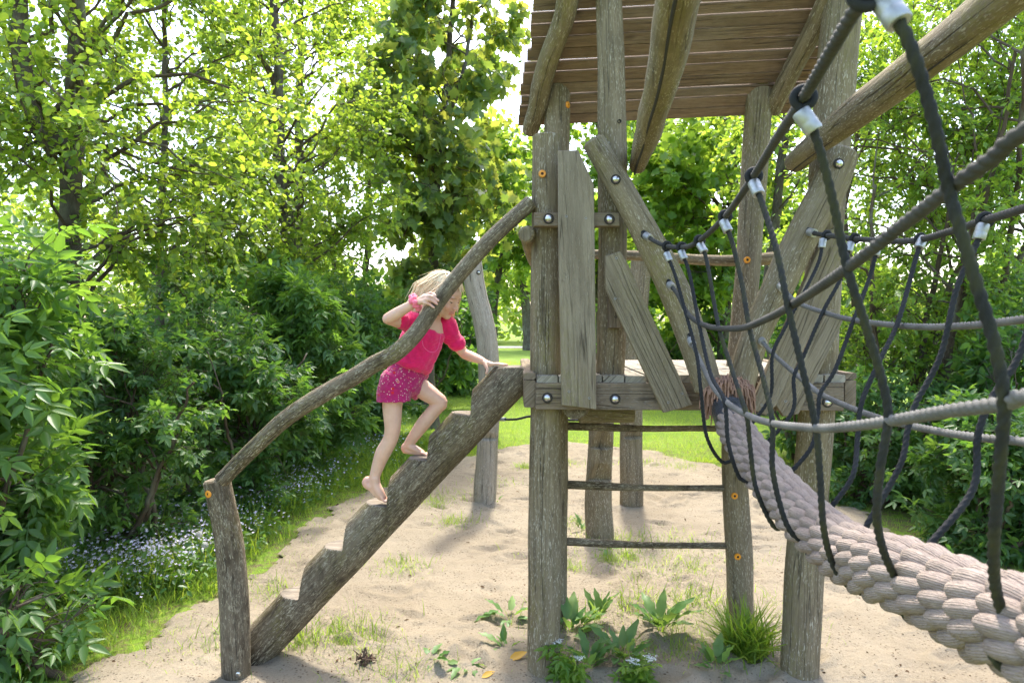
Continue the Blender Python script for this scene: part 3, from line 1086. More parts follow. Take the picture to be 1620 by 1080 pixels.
def vertical(pts, mat, rail, ferr=True, r=.0077):
    w = rope_pts(pts)
    # the lower end bends round under the fat rope
    i = int(np.argmin(np.linalg.norm(fpath - w[-2], axis=1)))
    upv = unit(XA((0, 0, 1)) - ftan[i] * ftan[i][2])
    sdv = np.cross(ftan[i], upv)
    if np.dot(w[-2] - fpath[i], sdv) < 0:
        sdv = -sdv
    dv = w[-2] - fpath[i]
    a0 = math.atan2(-float(dv @ upv), float(dv @ sdv))
    w = w[:-1] + [fpath[min(i + k_, 479)] + (FR - .006) * (math.cos(a) * sdv - math.sin(a) * upv) for k_, a in ((1, a0 + .35), (2, a0 + .75))]
    n = max(30, int(sum(np.linalg.norm(w[i + 1] - w[i]) for i in range(len(w) - 1)) / .0045))
    path = catmull(w, n)
    m = MB()
    m.tube(path, r, 15, lobes=3, pitch=.052, lobe=.34, bevel=0)
    o = m.build('hanging_rope', mat, bridge, angle=80)
    if ferr:
        d = unit(path[8] - path[0])
        m = MB()
        c = path[0]
        m.lathe(c, d, [(.0, r), (.0, r * 1.75), (.002, r * 1.9), (.020, r * 1.86), (.022, r * 1.8), (.024, r * 1.86), (.038, r * 1.9), (.040, r * 1.75), (.040, r)], 24)
        m.build('ferrule', METAL, o)
        # eye of the rope gripping the rail
        i = int(np.argmin(np.linalg.norm(rail - c, axis=1)))
        t = unit(rail[min(i + 3, len(rail) - 1)] - rail[max(i - 3, 0)])
        e = unit(c - rail[i] - t * np.dot(c - rail[i], t))
        e2 = np.cross(t, e)
        m = MB()
        R_ = .0155
        q = np.linspace(.35, 2 * math.pi - .35, 26)
        loop = [c + d * .004] + [rail[i] + R_ * (math.cos(a) * e + math.sin(a) * e2) for a in q] + [c + d * .004]
        m.tube(np.array(loop), .0068, 10, bevel=0)
        m.build('eye_loop', ROPE_DARK, o)
    return o


V_L = [
    [(1396, -2, .80), (1436, 62, .78), (1474, 180, .785), (1498, 288, .80), (1512, 340, .80), (1545, 450, .79), (1572, 540, .785), (1588, 632, .79), (1583, 720, .81), (1572, 860, .86), (1575, 930, .90), (1592, 1005, .93), (1640, 1075, .93)],
    [(1266, 176, 1.115), (1290, 215, 1.11), (1316, 310, 1.11), (1340, 422, 1.11), (1368, 510, 1.11), (1395, 600, 1.11), (1405, 662, 1.115), (1392, 745, 1.13), (1388, 830, 1.17), (1412, 905, 1.22), (1455, 957, 1.25), (1490, 990, 1.25)],
    [(1192, 288, 1.66), (1207, 325, 1.62), (1230, 402, 1.53), (1246, 482, 1.48), (1265, 565, 1.45), (1290, 672, 1.44), (1297, 750, 1.45), (1303, 835, 1.47), (1318, 893, 1.5), (1342, 926, 1.5), (1370, 950, 1.5)],
    [(1144, 349, 2.10), (1158, 382, 2.07), (1174, 450, 2.0), (1186, 520, 1.93), (1208, 600, 1.83), (1222, 668, 1.76), (1222, 740, 1.75), (1236, 805, 1.76), (1252, 842, 1.76), (1277, 862, 1.76), (1295, 880, 1.78)],
    [(1107, 386, 2.46), (1118, 412, 2.42), (1136, 512, 2.3), (1155, 575, 2.2), (1180, 653, 2.05), (1186, 700, 2.05), (1196, 772, 2.06), (1224, 832, 2.06), (1240, 850, 2.08)],
    [(1077, 397, 2.68), (1090, 430, 2.64), (1106, 512, 2.54), (1124, 590, 2.42), (1146, 634, 2.3), (1152, 700, 2.3), (1168, 752, 2.34), (1188, 777, 2.36)],
    [(1054, 400, 2.84), (1068, 435, 2.8), (1084, 492, 2.72), (1102, 560, 2.62), (1109, 620, 2.58), (1118, 690, 2.62), (1142, 730, 2.66), (1160, 745, 2.7)],
]
for k, v in enumerate(V_L):
    vertical(v, ROPE_MOSS if k < 5 else ROPE_DARK, lt)
V_R = [
    [(1302, 378, 2.86), (1295, 415, 2.84), (1270, 466, 2.78), (1240, 522, 2.74), (1222, 562, 2.72), (1219, 625, 2.72), (1210, 672, 2.74)],
    [(1346, 384, 2.64), (1330, 440, 2.6), (1302, 493, 2.58), (1270, 566, 2.56), (1256, 597, 2.54), (1254, 650, 2.52), (1240, 705, 2.5)],
    [(1388, 388, 2.44), (1378, 432, 2.42), (1350, 508, 2.36), (1321, 585, 2.32), (1298, 622, 2.3), (1294, 655, 2.28), (1284, 706, 2.24), (1272, 770, 2.16)],
    [(1460, 376, 2.14), (1450, 405, 2.12), (1421, 508, 2.05), (1394, 566, 2.0), (1364, 634, 1.97), (1357, 690, 1.94), (1349, 752, 1.88), (1322, 802, 1.8)],
    [(1556, 354, 1.72), (1545, 386, 1.72), (1514, 455, 1.71), (1488, 562, 1.7), (1448, 640, 1.69), (1436, 680, 1.68), (1423, 738, 1.65), (1400, 842, 1.54)],
    [(1652, 326, 1.42), (1640, 420, 1.42), (1626, 520, 1.42), (1606, 575, 1.42), (1568, 632, 1.42), (1547, 690, 1.42), (1537, 778, 1.40), (1506, 882, 1.30)],
]
for k, v in enumerate(V_R):
    vertical(v, ROPE_DARK, rt)

# ------------------------------------------------------------------ the climbing child
def remesh(mb, voxel, smooth=4, factor=.5):
    """Fuse the closed shapes in mb into one continuous surface; returns (vertices, quads)."""
    me = bpy.data.meshes.new('fuse')
    me.from_pydata(mb.v, [], mb.f)
    o = bpy.data.objects.new('fuse', me)
    COL.objects.link(o)
    r = o.modifiers.new('r', 'REMESH')
    r.mode = 'VOXEL'
    r.voxel_size = voxel
    r.adaptivity = 0
    s = o.modifiers.new('s', 'SMOOTH')
    s.factor = factor
    s.iterations = smooth
    dg = bpy.context.evaluated_depsgraph_get()
    ev = bpy.data.meshes.new_from_object(o.evaluated_get(dg))
    V = np.zeros(len(ev.vertices) * 3, np.float32)
    ev.vertices.foreach_get('co', V)
    F = [list(p.vertices) for p in ev.polygons]
    bpy.data.objects.remove(o)
    bpy.data.meshes.remove(me)
    bpy.data.meshes.remove(ev)
    return V.reshape(-1, 3), F


def fused(name, mb, voxel, mat, parent, smooth=4, colour=None):
    V, F = remesh(mb, voxel, smooth)
    me = bpy.data.meshes.new(name)
    me.from_pydata([tuple(x) for x in V], [], F)
    me.polygons.foreach_set('use_smooth', np.ones(len(F), dtype=bool))
    if colour is not None:
        at = me.attributes.new('tone', 'FLOAT_COLOR', 'POINT')
        at.data.foreach_set('color', colour(V).astype(np.float32).ravel())
    me.materials.append(mat)
    me.update()
    return link(name, me, parent), V, F


def limb(mb, pts, rs, n=None, seg=16, flat=None, rnd=True):
    n = n or max(10, 6 * len(pts))
    p = catmull(pts, n)
    d = np.concatenate([[0], np.cumsum(np.linalg.norm(np.diff(np.asarray(pts, float), axis=0), axis=1))])
    r = np.interp(np.linspace(0, d[-1], n), d, rs)
    k = np.array([.25, .5, .25])
    r[1:-1] = np.convolve(r, k, 'same')[1:-1]
    mb.tube(p, r, seg, bevel=0, round_ends=rnd, flat=flat)


def torso(mb, rings, seg=28, tilt=None):
    """rings: (centre, side vector, forward vector, half width, half depth)"""
    th = np.linspace(0, 2 * math.pi, seg, endpoint=False)
    R = []
    for c, sd, fw, a, b in rings:
        cs, sn = np.cos(th), np.sin(th)
        q = 2.4
        den = (np.abs(cs) ** q + np.abs(sn) ** q) ** (1 / q)
        R.append(np.asarray(c) + (cs / den)[:, None] * np.asarray(sd) * a + (sn / den)[:, None] * np.asarray(fw) * b)
    V = list(np.concatenate(R))
    n = len(R)
    F = []
    for i in range(n - 1):
        for k in range(seg):
            k2 = (k + 1) % seg
            F.append((i * seg + k, i * seg + k2, (i + 1) * seg + k2, (i + 1) * seg + k))
    V += [R[0].mean(0), R[-1].mean(0)]
    for k in range(seg):
        k2 = (k + 1) % seg
        F.append((k2, k, n * seg))
        F.append(((n - 1) * seg + k, (n - 1) * seg + k2, n * seg + 1))
    mb.add(V, F, [[(0, 0)] * len(f) for f in F])


def yaw(a):
    return XA((math.cos(a), -math.sin(a), 0))


child = thing('person', 'barefoot blond child in pink top and floral shorts climbing the log stair', 'person', tuple(P(615, 790, 3.40)))
UPV = XA((0, 0, 1.0))
# spine
f_hip, f_chest = yaw(math.radians(22)), yaw(math.radians(44))
spine = unit(P(684, 508, 3.44) - P(640, 600, 3.44))


def fr_(f):
    s_ = unit(np.cross(f, spine))
    return s_, unit(np.cross(spine, s_))


sH, fH = fr_(f_hip)
sC, fC = fr_(f_chest)
sM, fM = fr_(yaw(math.radians(33)))
hipc, waist, ribs, chest, neckb = (P(639, 603, 3.44), P(650, 574, 3.44), P(663, 548, 3.44), P(674, 526, 3.44), P(685, 506, 3.44))
shR, shL = P(657, 512, 3.365), P(704, 517, 3.50)
elR, wrR = P(614, 504, 3.235), P(660, 477, 3.205)
elL, wrL = P(735, 560, 3.545), P(764, 571, 3.43)
hpR, knR, anR = P(626, 606, 3.38), P(621, 679, 3.355), P(593, 752, 3.375)
hpL, knL, anL = P(650, 602, 3.50), P(697, 637, 3.475), P(647, 701, 3.475)

HC = P(700.5, 468, 3.43)                                     # head centre
yw, pt = math.radians(24), math.radians(24)
HF = unit(yaw(yw) * math.cos(pt) - UPV * math.sin(pt))
HR = unit(np.cross(HF, UPV))
HU = np.cross(HR, HF)
HM = np.stack([HF, -HR, HU], 1)                              # columns: forward, left, up
hd_ = lambda x, y, z: HC + HM @ XA((x, y, z))

b = MB()
torso(b, [(hipc - spine * .055, sH, fH, .045, .05), (hipc - spine * .03, sH, fH, .088, .072), (hipc, sH, fH, .096, .078), (waist, sM, fM, .083, .068),
          (ribs, sM, fM, .086, .070), (chest, sC, fC, .094, .072), (chest + spine * .035, sC, fC, .088, .062), (neckb, sC, fC, .052, .045), (neckb + spine * .014, sC, fC, .034, .034)])
limb(b, [neckb - spine * .03, neckb + spine * .012, hd_(-.015, 0, -.06), hd_(-.008, 0, -.01)], [.040, .035, .034, .034])
# arms
limb(b, [chest + sC * .05 + spine * .02, shR, P(634, 509, 3.295), elR], [.040, .040, .033, .0275])
limb(b, [elR, elR + (wrR - elR) * .3, elR + (wrR - elR) * .65, wrR], [.0275, .0285, .0245, .0185], flat=None)
limb(b, [chest - sC * .05 + spine * .02, shL, P(719, 540, 3.525), elL], [.040, .040, .032, .026])
limb(b, [elL, elL + (wrL - elL) * .3, elL + (wrL - elL) * .65, wrL], [.026, .027, .023, .0175])
# legs
limb(b, [hipc + sH * .04, hpR, P(621, 636, 3.37), P(621, 662, 3.36), knR, P(617, 696, 3.36), P(606, 716, 3.368), P(599, 734, 3.373), anR], [.062, .060, .051, .044, .0395, .037, .0385, .0325, .0265])
limb(b, [hipc - sH * .04, hpL, P(672, 618, 3.485), P(686, 628, 3.478), knL, P(690, 645, 3.474), P(671, 668, 3.474), P(657, 687, 3.474), anL], [.062, .058, .049, .043, .0375, .036, .037, .0305, .0255])
# feet: heel, arch, ball, toes
limb(b, [P(581, 759, 3.375), P(579, 764, 3.375), P(588, 768, 3.376), anR], [.019, .0205, .024, .026])
limb(b, [anR + XA((.0, 0, -.012)), P(594, 766, 3.375), P(600, 778, 3.37), P(605, 785.5, 3.368)], [.026, .0255, .025, .0195], flat=(unit((.35, -1, 0)), 1.25))
limb(b, [P(582, 764, 3.375), P(592, 776, 3.374), P(602, 786, 3.37)], [.017, .018, .016])
limb(b, [anL + XA((0, 0, -.008)), P(641, 708, 3.475), P(641, 711, 3.475)], [.0255, .0225, .019])
limb(b, [P(649, 706, 3.475), P(657, 710, 3.472), P(668, 715.5, 3.468)], [.0235, .020, .0145], flat=(unit((.2, -1, 0)), 1.3))
limb(b, [P(641, 712, 3.475), P(655, 715, 3.473), P(668, 717, 3.468)], [.0165, .013, .0125], flat=(unit((.2, -1, 0)), 1.4))
for k in range(5):
    y = -.026 + .0125 * k
    r = (.0095, .0078, .0074, .007, .0066)[4 - k]
    L = (.030, .030, .027, .023, .018)[4 - k]
    # raised heel of the near foot: toes bend flat on the tread
    p0 = P(604, 786.5, 3.37 + y * .85)
    z1 = P(612, 791.2, 3.37)[2]
    p2 = p0 + XA((.012 + L, -.004, 0))
    p2[2] = z1 + r * .15
    p1 = p0 + XA((.55 * L, -.002, -.004))
    p1[2] = z1 + r * .7
    limb(b, [p0, p1, p2], [r * 1.25, r, r * .95], seg=10)
    p0 = P(667, 716.5, 3.47 + y * .85)
    z1 = P(678, 720.5, 3.47)[2]
    p2 = p0 + XA((.013 + L, -.005, 0))
    p2[2] = z1 + r * .4
    p1 = p0 + XA((.5 * L, -.002, -.002))
    limb(b, [p0, p1, p2], [r * 1.2, r, r * .95], seg=10)

# hand on the handrail: back of the hand up, fingers closing over the near side of the log
railc = catmull([P(a, c_, 3.20) for a, c_ in RAIL], 400)
kn = [P(678.5, 464.5, 3.172), P(676, 469, 3.158), P(673.5, 474, 3.15), P(671.5, 479, 3.148)]
limb(b, [wrR, P(667, 474, 3.185), P(673, 470, 3.168)], [.0185, .019, .013], flat=(unit((.35, -.75, .45)), .72))
limb(b, [wrR, P(665, 477, 3.18), P(671, 476.5, 3.155)], [.0175, .0175, .012], flat=(unit((.35, -.75, .45)), .72))
tips = [(689, 467.5), (693.5, 475.5), (691.5, 481), (686.5, 486.5)]
mids = [(684, 464.5), (685, 470), (683, 475.5), (679.5, 481.5)]


def over_rail(px, py, rad, lift):
    """The point on the near surface of the handrail that shows at this place, lifted by lift."""
    q = P(px, py, 3.2)
    d = railc - q
    i = int(np.argmin(np.linalg.norm(d * XA((1, 0, 1)), axis=1)))
    off = q - railc[i]
    h = float(np.linalg.norm(off * XA((1, 0, 1))))
    r_ = .041 + lift
    return P(px, py, 3.2 - math.sqrt(max(r_ * r_ - h * h, .0001)))


for k in range(4):
    r = (.0072, .0075, .0072, .0064)[k]
    m1, t1 = over_rail(*mids[k], .048, .007), over_rail(*tips[k], .048, .0055)
    limb(b, [P(667 + k * .3, 473 + k * 1.3, 3.178), kn[k], m1, t1], [.009, r * 1.12, r, r * .86], seg=10)
limb(b, [P(665, 474, 3.195), P(671, 468, 3.215), P(679, 468, 3.245), P(686, 473, 3.25)], [.011, .0095, .0085, .0075], seg=10)   # thumb behind the log
# hand on the top step
limb(b, [wrL, P(770, 574, 3.415), P(777, 577.5, 3.40)], [.0165, .0165, .011], flat=(unit((.15, -.35, 1)), .72))
limb(b, [wrL, P(770, 573, 3.43), P(779, 575.5, 3.425)], [.016, .016, .011], flat=(unit((.15, -.35, 1)), .72))
ztop = P(800, 579, 3.42)[2]
for k in range(4):
    r = (.0068, .007, .0068, .006)[k]
    y = 3.385 + .017 * k
    tipx = (797, 801.5, 802.5, 799)[k]
    tp = P(tipx, 577, y)
    tp[2] = ztop + r * 1.1
    md = P(788 + k, 575.5, y + .002)
    md[2] = ztop + .012
    limb(b, [P(771, 573.5, 3.405 + .01 * k), P(779, 576 - .3 * k, 3.392 + .0135 * k), md, tp], [.009, r * 1.1, r, r * .85], seg=10)
limb(b, [P(766, 573, 3.405), P(769.5, 580, 3.385), P(771, 585, 3.375), P(769.5, 590, 3.37)], [.0105, .009, .0078, .0068], seg=10)

# head: skull, face, jaw, nose, lips, ears
hb = lambda x, y, z, r, mm=HM: b.ball(hd_(x, y, z), r, mm, 22, 16)
hb(-.012, 0, .028, (.090, .074, .080))
hb(.022, 0, -.018, (.066, .061, .080))
hb(.040, 0, -.052, (.043, .044, .046))
hb(.062, 0, -.083, (.020, .021, .017))
for s in (-1, 1):
    hb(.056, s * .030, -.032, (.025, .022, .026))
    hb(.074, s * .024, .017, (.012, .024, .010))
    hb(-.008, s * .072, -.012, (.017, .008, .026))
    hb(.020, s * .046, -.062, (.036, .014, .024))
hb(.060, 0, .035, (.030, .045, .035))
limb(b, [hd_(.078, 0, .010), hd_(.088, 0, -.010), hd_(.0985, 0, -.028)], [.0065, .0075, .0098], seg=12)
hb(.091, .008, -.032, (.008, .007, .006))
hb(.091, -.008, -.032, (.008, .007, .006))
hb(.083, 0, -.0535, (.009, .017, .0055))
hb(.081, 0, -.0635, (.009, .014, .0055))


def skin_tone(V):
    L = (V - HC) @ HM
    n = len(V)
    c = np.zeros((n, 4))
    c[:, 3] = 1
    lip = (L[:, 0] > .070) & (np.abs(L[:, 1]) < .019) & (L[:, 2] > -.070) & (L[:, 2] < -.0475)
    c[lip, 0] = .9
    for s in (-1, 1):
        cheek = np.exp(-(((L[:, 0] - .07) / .03) ** 2 + ((L[:, 1] - s * .036) / .022) ** 2 + ((L[:, 2] + .035) / .022) ** 2))
        c[:, 0] = np.maximum(c[:, 0], .35 * cheek)
        brow = (L[:, 0] > .05) & (np.abs(np.abs(L[:, 1]) - .030) < .018) & (np.abs(L[:, 2] - (.020 - .15 * np.abs(np.abs(L[:, 1]) - .028))) < .0036)
        c[brow, 1] = .55
    for q, r_, a_ in ((knR, .035, .3), (knL, .035, .3), (elR, .03, .35), (elL, .03, .35), (P(580, 763, 3.375), .025, .6), (P(638, 711, 3.475), .025, .6)):
        c[:, 0] = np.maximum(c[:, 0], a_ * np.exp(-(np.linalg.norm(V - q, axis=1) / r_) ** 2))
    for q in (P(610, 790, 3.37), P(675, 719, 3.47), P(689, 478, 3.15), P(798, 577, 3.42)):
        c[:, 0] = np.maximum(c[:, 0], .45 * np.exp(-(np.linalg.norm(V - q, axis=1) / .03) ** 2))
    return c


t_ = NT('skin')
tone = t_.node('ShaderNodeAttribute', attribute_name='tone').outputs['Color']
sp_ = t_.node('ShaderNodeSeparateColor', {0: tone})
ps_ = t_.node('ShaderNodeNewGeometry').outputs['Position']
nz = t_.noise(t_.vec(ps_, (26, 26, 26)), 1, 4, .6)
sk = t_.mix(t_.step(nz, .3, .75), (.60, .36, .25), (.68, .43, .305))
sk = t_.mix(sp_.outputs[0], sk, (.56, .235, .185))
sk = t_.mix(sp_.outputs[1], sk, (.22, .13, .07))
t_.bump(t_.noise(t_.vec(ps_, (300, 300, 300)), 1, 2, .5), .0004, .4)
SKIN = t_.set(Base_Color=sk, Roughness=.5, Specular_IOR_Level=.35, Subsurface_Weight=.12, Subsurface_Scale=.012)
body, BV, BF = fused('body', b, .0034, SKIN, child, 3, skin_tone)

# eyes under lowered lids
for s in (-1, 1):
    m = MB()
    m.ball(hd_(.0685, s * .0305, -.0005), .0115, HM, 16, 12, 0)
    m.ball(hd_(.0745, s * .033, -.0035), (.0058, .0052, .0052), HM, 12, 8, 1)
    m.ball(hd_(.0688, s * .0308, .0018), (.0124, .0126, .0104), HM, 16, 12, 2)
    ls = [hd_(.0688 + .0128 * math.cos(a) , s * (.0308 + .0128 * math.sin(a)), -.0030) for a in np.linspace(-1.2, 1.25, 9)]
    m.tube(np.array(ls), .0013, 6, bevel=0, mat=3)
    m.build('eye', [plain('eye_white', (.62, .58, .54), .25), plain('iris', (.06, .08, .10), .2), SKIN, plain('lash', (.09, .055, .035), .7)], body)


# hair: a close cap and many fine locks
def hairmat():
    t = NT('blond_hair')
    uv = t.node('ShaderNodeUVMap').outputs[0]
    n = t.noise(t.vec(uv, (600, 9, 1)), 1, 3, .6)
    n2 = t.noise(t.vec(t.node('ShaderNodeNewGeometry').outputs['Position'], (55, 55, 55)), 1, 3)
    c = t.mix(t.step(n, .3, .7), (.62, .46, .26), (.86, .73, .50))
    c = t.mix(t.math('MULTIPLY', t.step(n2, .45, .7), .5), c, (.46, .32, .17))
    return t.set(Base_Color=c, Roughness=.42, Specular_IOR_Level=.4)


HAIR = hairmat()
m = MB()
rr = np.random.RandomState(17)
EA, EC = XA((.097, .081, .087)), XA((-.014, 0, .030))
nu, nv = 26, 16
V, F = [], []
for j in range(nv + 1):
    for i in range(nu):
        ph, th = math.pi * .70 * j / nv, 2 * math.pi * i / nu
        q = XA((math.sin(ph) * math.cos(th), math.sin(ph) * math.sin(th), math.cos(ph)))
        if q[0] > .2:                                         # hairline: keep the cap off the face
            lim = .28 + .55 * (q[0] - .2)
            if q[2] < lim:
                q = XA((.9, 1, 1)) * q
                q = q * .88
        V.append(hd_(*(EC + q * EA)))
for j in range(nv):
    for i in range(nu):
        k = (i + 1) % nu
        F.append((j * nu + i, (j + 1) * nu + i, (j + 1) * nu + k, j * nu + k))
m.add(V, F, [((0, 0), (0, .05), (.02, .05), (.02, 0))] * len(F))
gl = HM.T @ XA((0, 0, -1))
nst = 0
while nst < 950:
    d = unit(rr.normal(0, 1, 3))
    if d[2] < -.25 or (d[0] > .72 and d[2] < .42) or (d[0] > .35 and d[2] < .25):
        continue
    p = EC + d * EA
    front = d[0] > .35
    fringe = front and rr.rand() < .55
    side = math.copysign(1, d[1] + .02)
    length = rr.uniform(.028, .05) if fringe else rr.uniform(.13, .215) * (1 if d[2] > .1 else .7)
    pts = [p.copy()]
    steps = 11
    st = length / steps
    jit = rr.normal(0, .22, 3)
    for i in range(steps):
        rel = (p - EC) / EA
        nl = np.linalg.norm(rel)
        nn = unit(rel / EA)
        if fringe:
            want = XA((.55, .25 * side, -.8)) + jit
        else:
            lowp = p[2] < .02
            want = gl * (1.5 if lowp else .8) + XA((-.45 if lowp else -.35, .22 * side, -.15)) + jit * (.5 if lowp else 1) + XA((-.45, 0, 0)) * (1 if p[0] > .03 else 0)
        if nl < 1.16:
            want = want - nn * min(0, float(want @ nn)) * 1.0
        p = p + unit(want) * st
        rel = (p - EC) / EA
        nl = np.linalg.norm(rel)
        tgt = 1.05 + .07 * (i / steps) + .05 * abs(jit[0])
        if nl < tgt and rel[2] > -1.3:
            p = EC + rel / nl * tgt * EA
        if p[0] > .028 and abs(p[1]) < .09 and p[2] < .055:
            break
        pts.append(p.copy())
    if len(pts) < 5:
        continue
    nst += 1
    pts = np.array([hd_(*q) for q in pts])
    r0 = rr.uniform(.0016, .0030)
    m.tube(catmull(pts, len(pts) + 3), [r0, r0 * 1.1, r0 * .9, r0 * .25], 5, bevel=0, v0=rr.rand() * 5)
# a few loose locks falling past the cheek
for k in range(15):
    y0 = rr.uniform(-.078, -.040)
    p0 = XA((rr.uniform(-.015, .022), y0, rr.uniform(.03, .07)))
    L = rr.uniform(.11, .17)
    pts = [p0 + XA((0, -.006 * math.sin(t * 2.5), 0)) + gl * L * t + XA((.004, -.022, 0)) * t * (1 - t) * 3 + rr.normal(0, .002, 3) for t in np.linspace(0, 1, 8)]
    pts = [q if q[0] < .075 else q * XA((0, 1, 1)) + XA((.075, 0, 0)) for q in pts]
    m.tube(catmull([hd_(*q) for q in pts], 11), [.0016, .0017, .0013, .0005], 5, bevel=0, v0=k)
m.build('hair', HAIR, child, angle=80)


# clothes
def cloth(name, col, pattern=None):
    t = NT(name)
    pos = t.node('ShaderNodeNewGeometry').outputs['Position']
    n = t.noise(t.vec(pos, (30, 30, 30)), 1, 4, .6)
    c = t.mix(t.step(n, .3, .7), tuple(x * .86 for x in col), tuple(min(1, x * 1.1) for x in col))
    weave = t.noise(t.vec(pos, (220, 220, 220)), 1, 2, .5)
    h = weave
    if pattern == 'floral':
        v = t.node('ShaderNodeTexVoronoi', {'Vector': t.vec(pos, (42, 42, 42)), 'Scale': 1.0})
        rnd = t.node('ShaderNodeSeparateColor', {0: v.outputs['Color']})
        blob = t.step(v.outputs['Distance'], .34, .28)
        c = t.mix(t.math('MULTIPLY', blob, t.step(rnd.outputs[0], .70, .72)), c, (.55, .015, .03))
        ring = t.math('MULTIPLY', t.step(v.outputs['Distance'], .30, .27), t.step(v.outputs['Distance'], .17, .2))
        c = t.mix(t.math('MULTIPLY', ring, t.step(rnd.outputs[1], .66, .68)), c, (.62, .40, .34))
        v2 = t.node('ShaderNodeTexVoronoi', {'Vector': t.vec(pos, (115, 115, 80)), 'Scale': 1.0})
        r2 = t.node('ShaderNodeSeparateColor', {0: v2.outputs['Color']})
        c = t.mix(t.math('MULTIPLY', t.step(v2.outputs['Distance'], .30, .22), t.step(r2.outputs[0], .52, .55)), c, (.66, .46, .36))
    else:
        cr = t.noise(t.vec(pos, (150, 150, 22)), 1, 3, .6, .6)
        h = t.math('ADD', t.math('MULTIPLY', weave, .3), t.math('MULTIPLY', cr, 1.0))
    t.bump(h, .0035, .7)
    return t.set(Base_Color=c, Roughness=.8, Specular_IOR_Level=.2, Sheen_Weight=.25)


PINK = cloth('pink_cloth', (.72, .014, .12))
PINKL = cloth('pink_piping', (.80, .10, .28))
FLORAL = cloth('floral_cloth', (.42, .014, .115), 'floral')
SCR = cloth('scrunchie_cloth', (.86, .19, .27))

b = MB()
top_tilt = unit(fC - spine * .85)
torso(b, [(waist - spine * .026, sM, fM, .082, .068), (waist - spine * .018, sM, fM, .104, .092), (waist + spine * .002, sM, fM, .113, .104), (ribs, sM, fM, .106, .098),
          (chest - spine * .01, sC, fC, .104, .088), (chest + spine * .022, sC, fC, .101, .074), (neckb - spine * .020, sC, unit(fC - spine * .45), .082, .060), (neckb - spine * .004, sC, top_tilt, .056, .058), (neckb + spine * .002, sC, top_tilt, .052, .055)])
limb(b, [chest + sC * .065 + spine * .028, shR + spine * .004, shR + (elR - shR) * .26, shR + (elR - shR) * .42], [.040, .054, .053, .042], seg=20)
limb(b, [shR + (elR - shR) * .41, shR + (elR - shR) * .47], [.041, .046], seg=20)
limb(b, [chest - sC * .065 + spine * .028, shL + spine * .006, shL + (elL - shL) * .30, shL + (elL - shL) * .50], [.040, .054, .054, .041], seg=20)
limb(b, [shL + (elL - shL) * .49, shL + (elL - shL) * .56], [.040, .047], seg=20)
rr = np.random.RandomState(3)


def crumple(V, amp, f, seed):
    r = np.random.RandomState(seed)
    d = np.zeros(len(V))
    for k in range(9):
        w = r.normal(0, f * (1 + .4 * k), 3)
        d += np.sin(V @ w + r.uniform(0, 6.28)) / (1 + .45 * k)
    return d * amp / 2


def fused_cloth(name, mb, voxel, mat, parent, sm, amp, f, seed):
    V, F = remesh(mb, voxel, sm)
    me = bpy.data.meshes.new(name)
    me.from_pydata([tuple(x) for x in V], [], F)
    me.update()
    N = np.zeros(len(V) * 3, np.float32)
    me.vertices.foreach_get('normal', N)
    V2 = V + N.reshape(-1, 3) * crumple(V, amp, f, seed)[:, None]
    me.vertices.foreach_set('co', V2.astype(np.float32).ravel())
    me.polygons.foreach_set('use_smooth', np.ones(len(F), dtype=bool))
    me.materials.append(mat)
    me.update()
    return link(name, me, parent), V2, F


topo, TV, TF = fused_cloth('top', b, .004, PINK, child, 5, .0042, 45, 4)
bvh = BVHTree.FromPolygons([Vector(v) for v in TV], TF)
camo = Vector((0, 0, CAM_H))


def on_cloth(px, py):
    d = Vector(P(px, py, 3.4)) - camo
    d.normalize()
    h = bvh.ray_cast(camo, d)
    return None if h[0] is None else XA(h[0])


zz4 = lambda l: [(600 + x * .12963, 420 + y * .12963) for x, y in l]
m = MB()
for ln in ([(525, 915), (540, 985), (600, 1045), (670, 1055), (715, 1010), (735, 930), (750, 850), (765, 790)], [(640, 700), (670, 770), (715, 808), (742, 800), (735, 740)]):
    dn = catmull([XA((a, c_, 0)) for a, c_ in zz4(ln)], 40)
    pts = [q for q in (on_cloth(x[0], x[1]) for x in dn) if q is not None]
    pts = [q for i, q in enumerate(pts) if i == 0 or np.linalg.norm(q - pts[i - 1]) < .03]
    if len(pts) > 5:
        m.tube(np.array(pts), .0021, 8, bevel=0)
m.build('piping', PINKL, topo)

b = MB()
torso(b, [(hipc - spine * .05, sH, fH, .07, .07), (hipc - spine * .02, sH, fH, .108, .092), (hipc + spine * .01, sH, fH, .106, .09), (waist - spine * .005, sM, fM, .090, .075)])
limb(b, [hipc + sH * .03, hpR + XA((0, 0, .01)), P(623, 622, 3.374), P(623, 635, 3.372)], [.072, .078, .083, .088], seg=26, rnd=False)

limb(b, [hipc - sH * .03, hpL, P(660, 608, 3.492), P(668, 612, 3.489)], [.070, .072, .073, .076], seg=26, rnd=False)
hem = MB()
shorts, SV, SF = fused_cloth('shorts', b, .004, FLORAL, child, 3, .0036, 40, 9)
# scrunchie on the wrist
m = MB()
ax = unit(wrR - elR)
u1 = unit(np.cross(ax, (0, 0, 1)))
u2 = np.cross(ax, u1)
cs_ = wrR - ax * .008
q = np.linspace(0, 2 * math.pi, 72, endpoint=False)
pts = [cs_ + (.027 + .0045 * math.sin(a * 9)) * (math.cos(a) * u1 + math.sin(a) * u2) + ax * .006 * math.sin(a * 7 + 1) for a in list(q) + [q[0]]]
m.tube(np.array(pts), [.0115 + .003 * math.sin(a * 13) for a in list(q) + [q[0]]], 12, bevel=0, wob=.12)
m.build('scrunchie', SCR, child, angle=80)

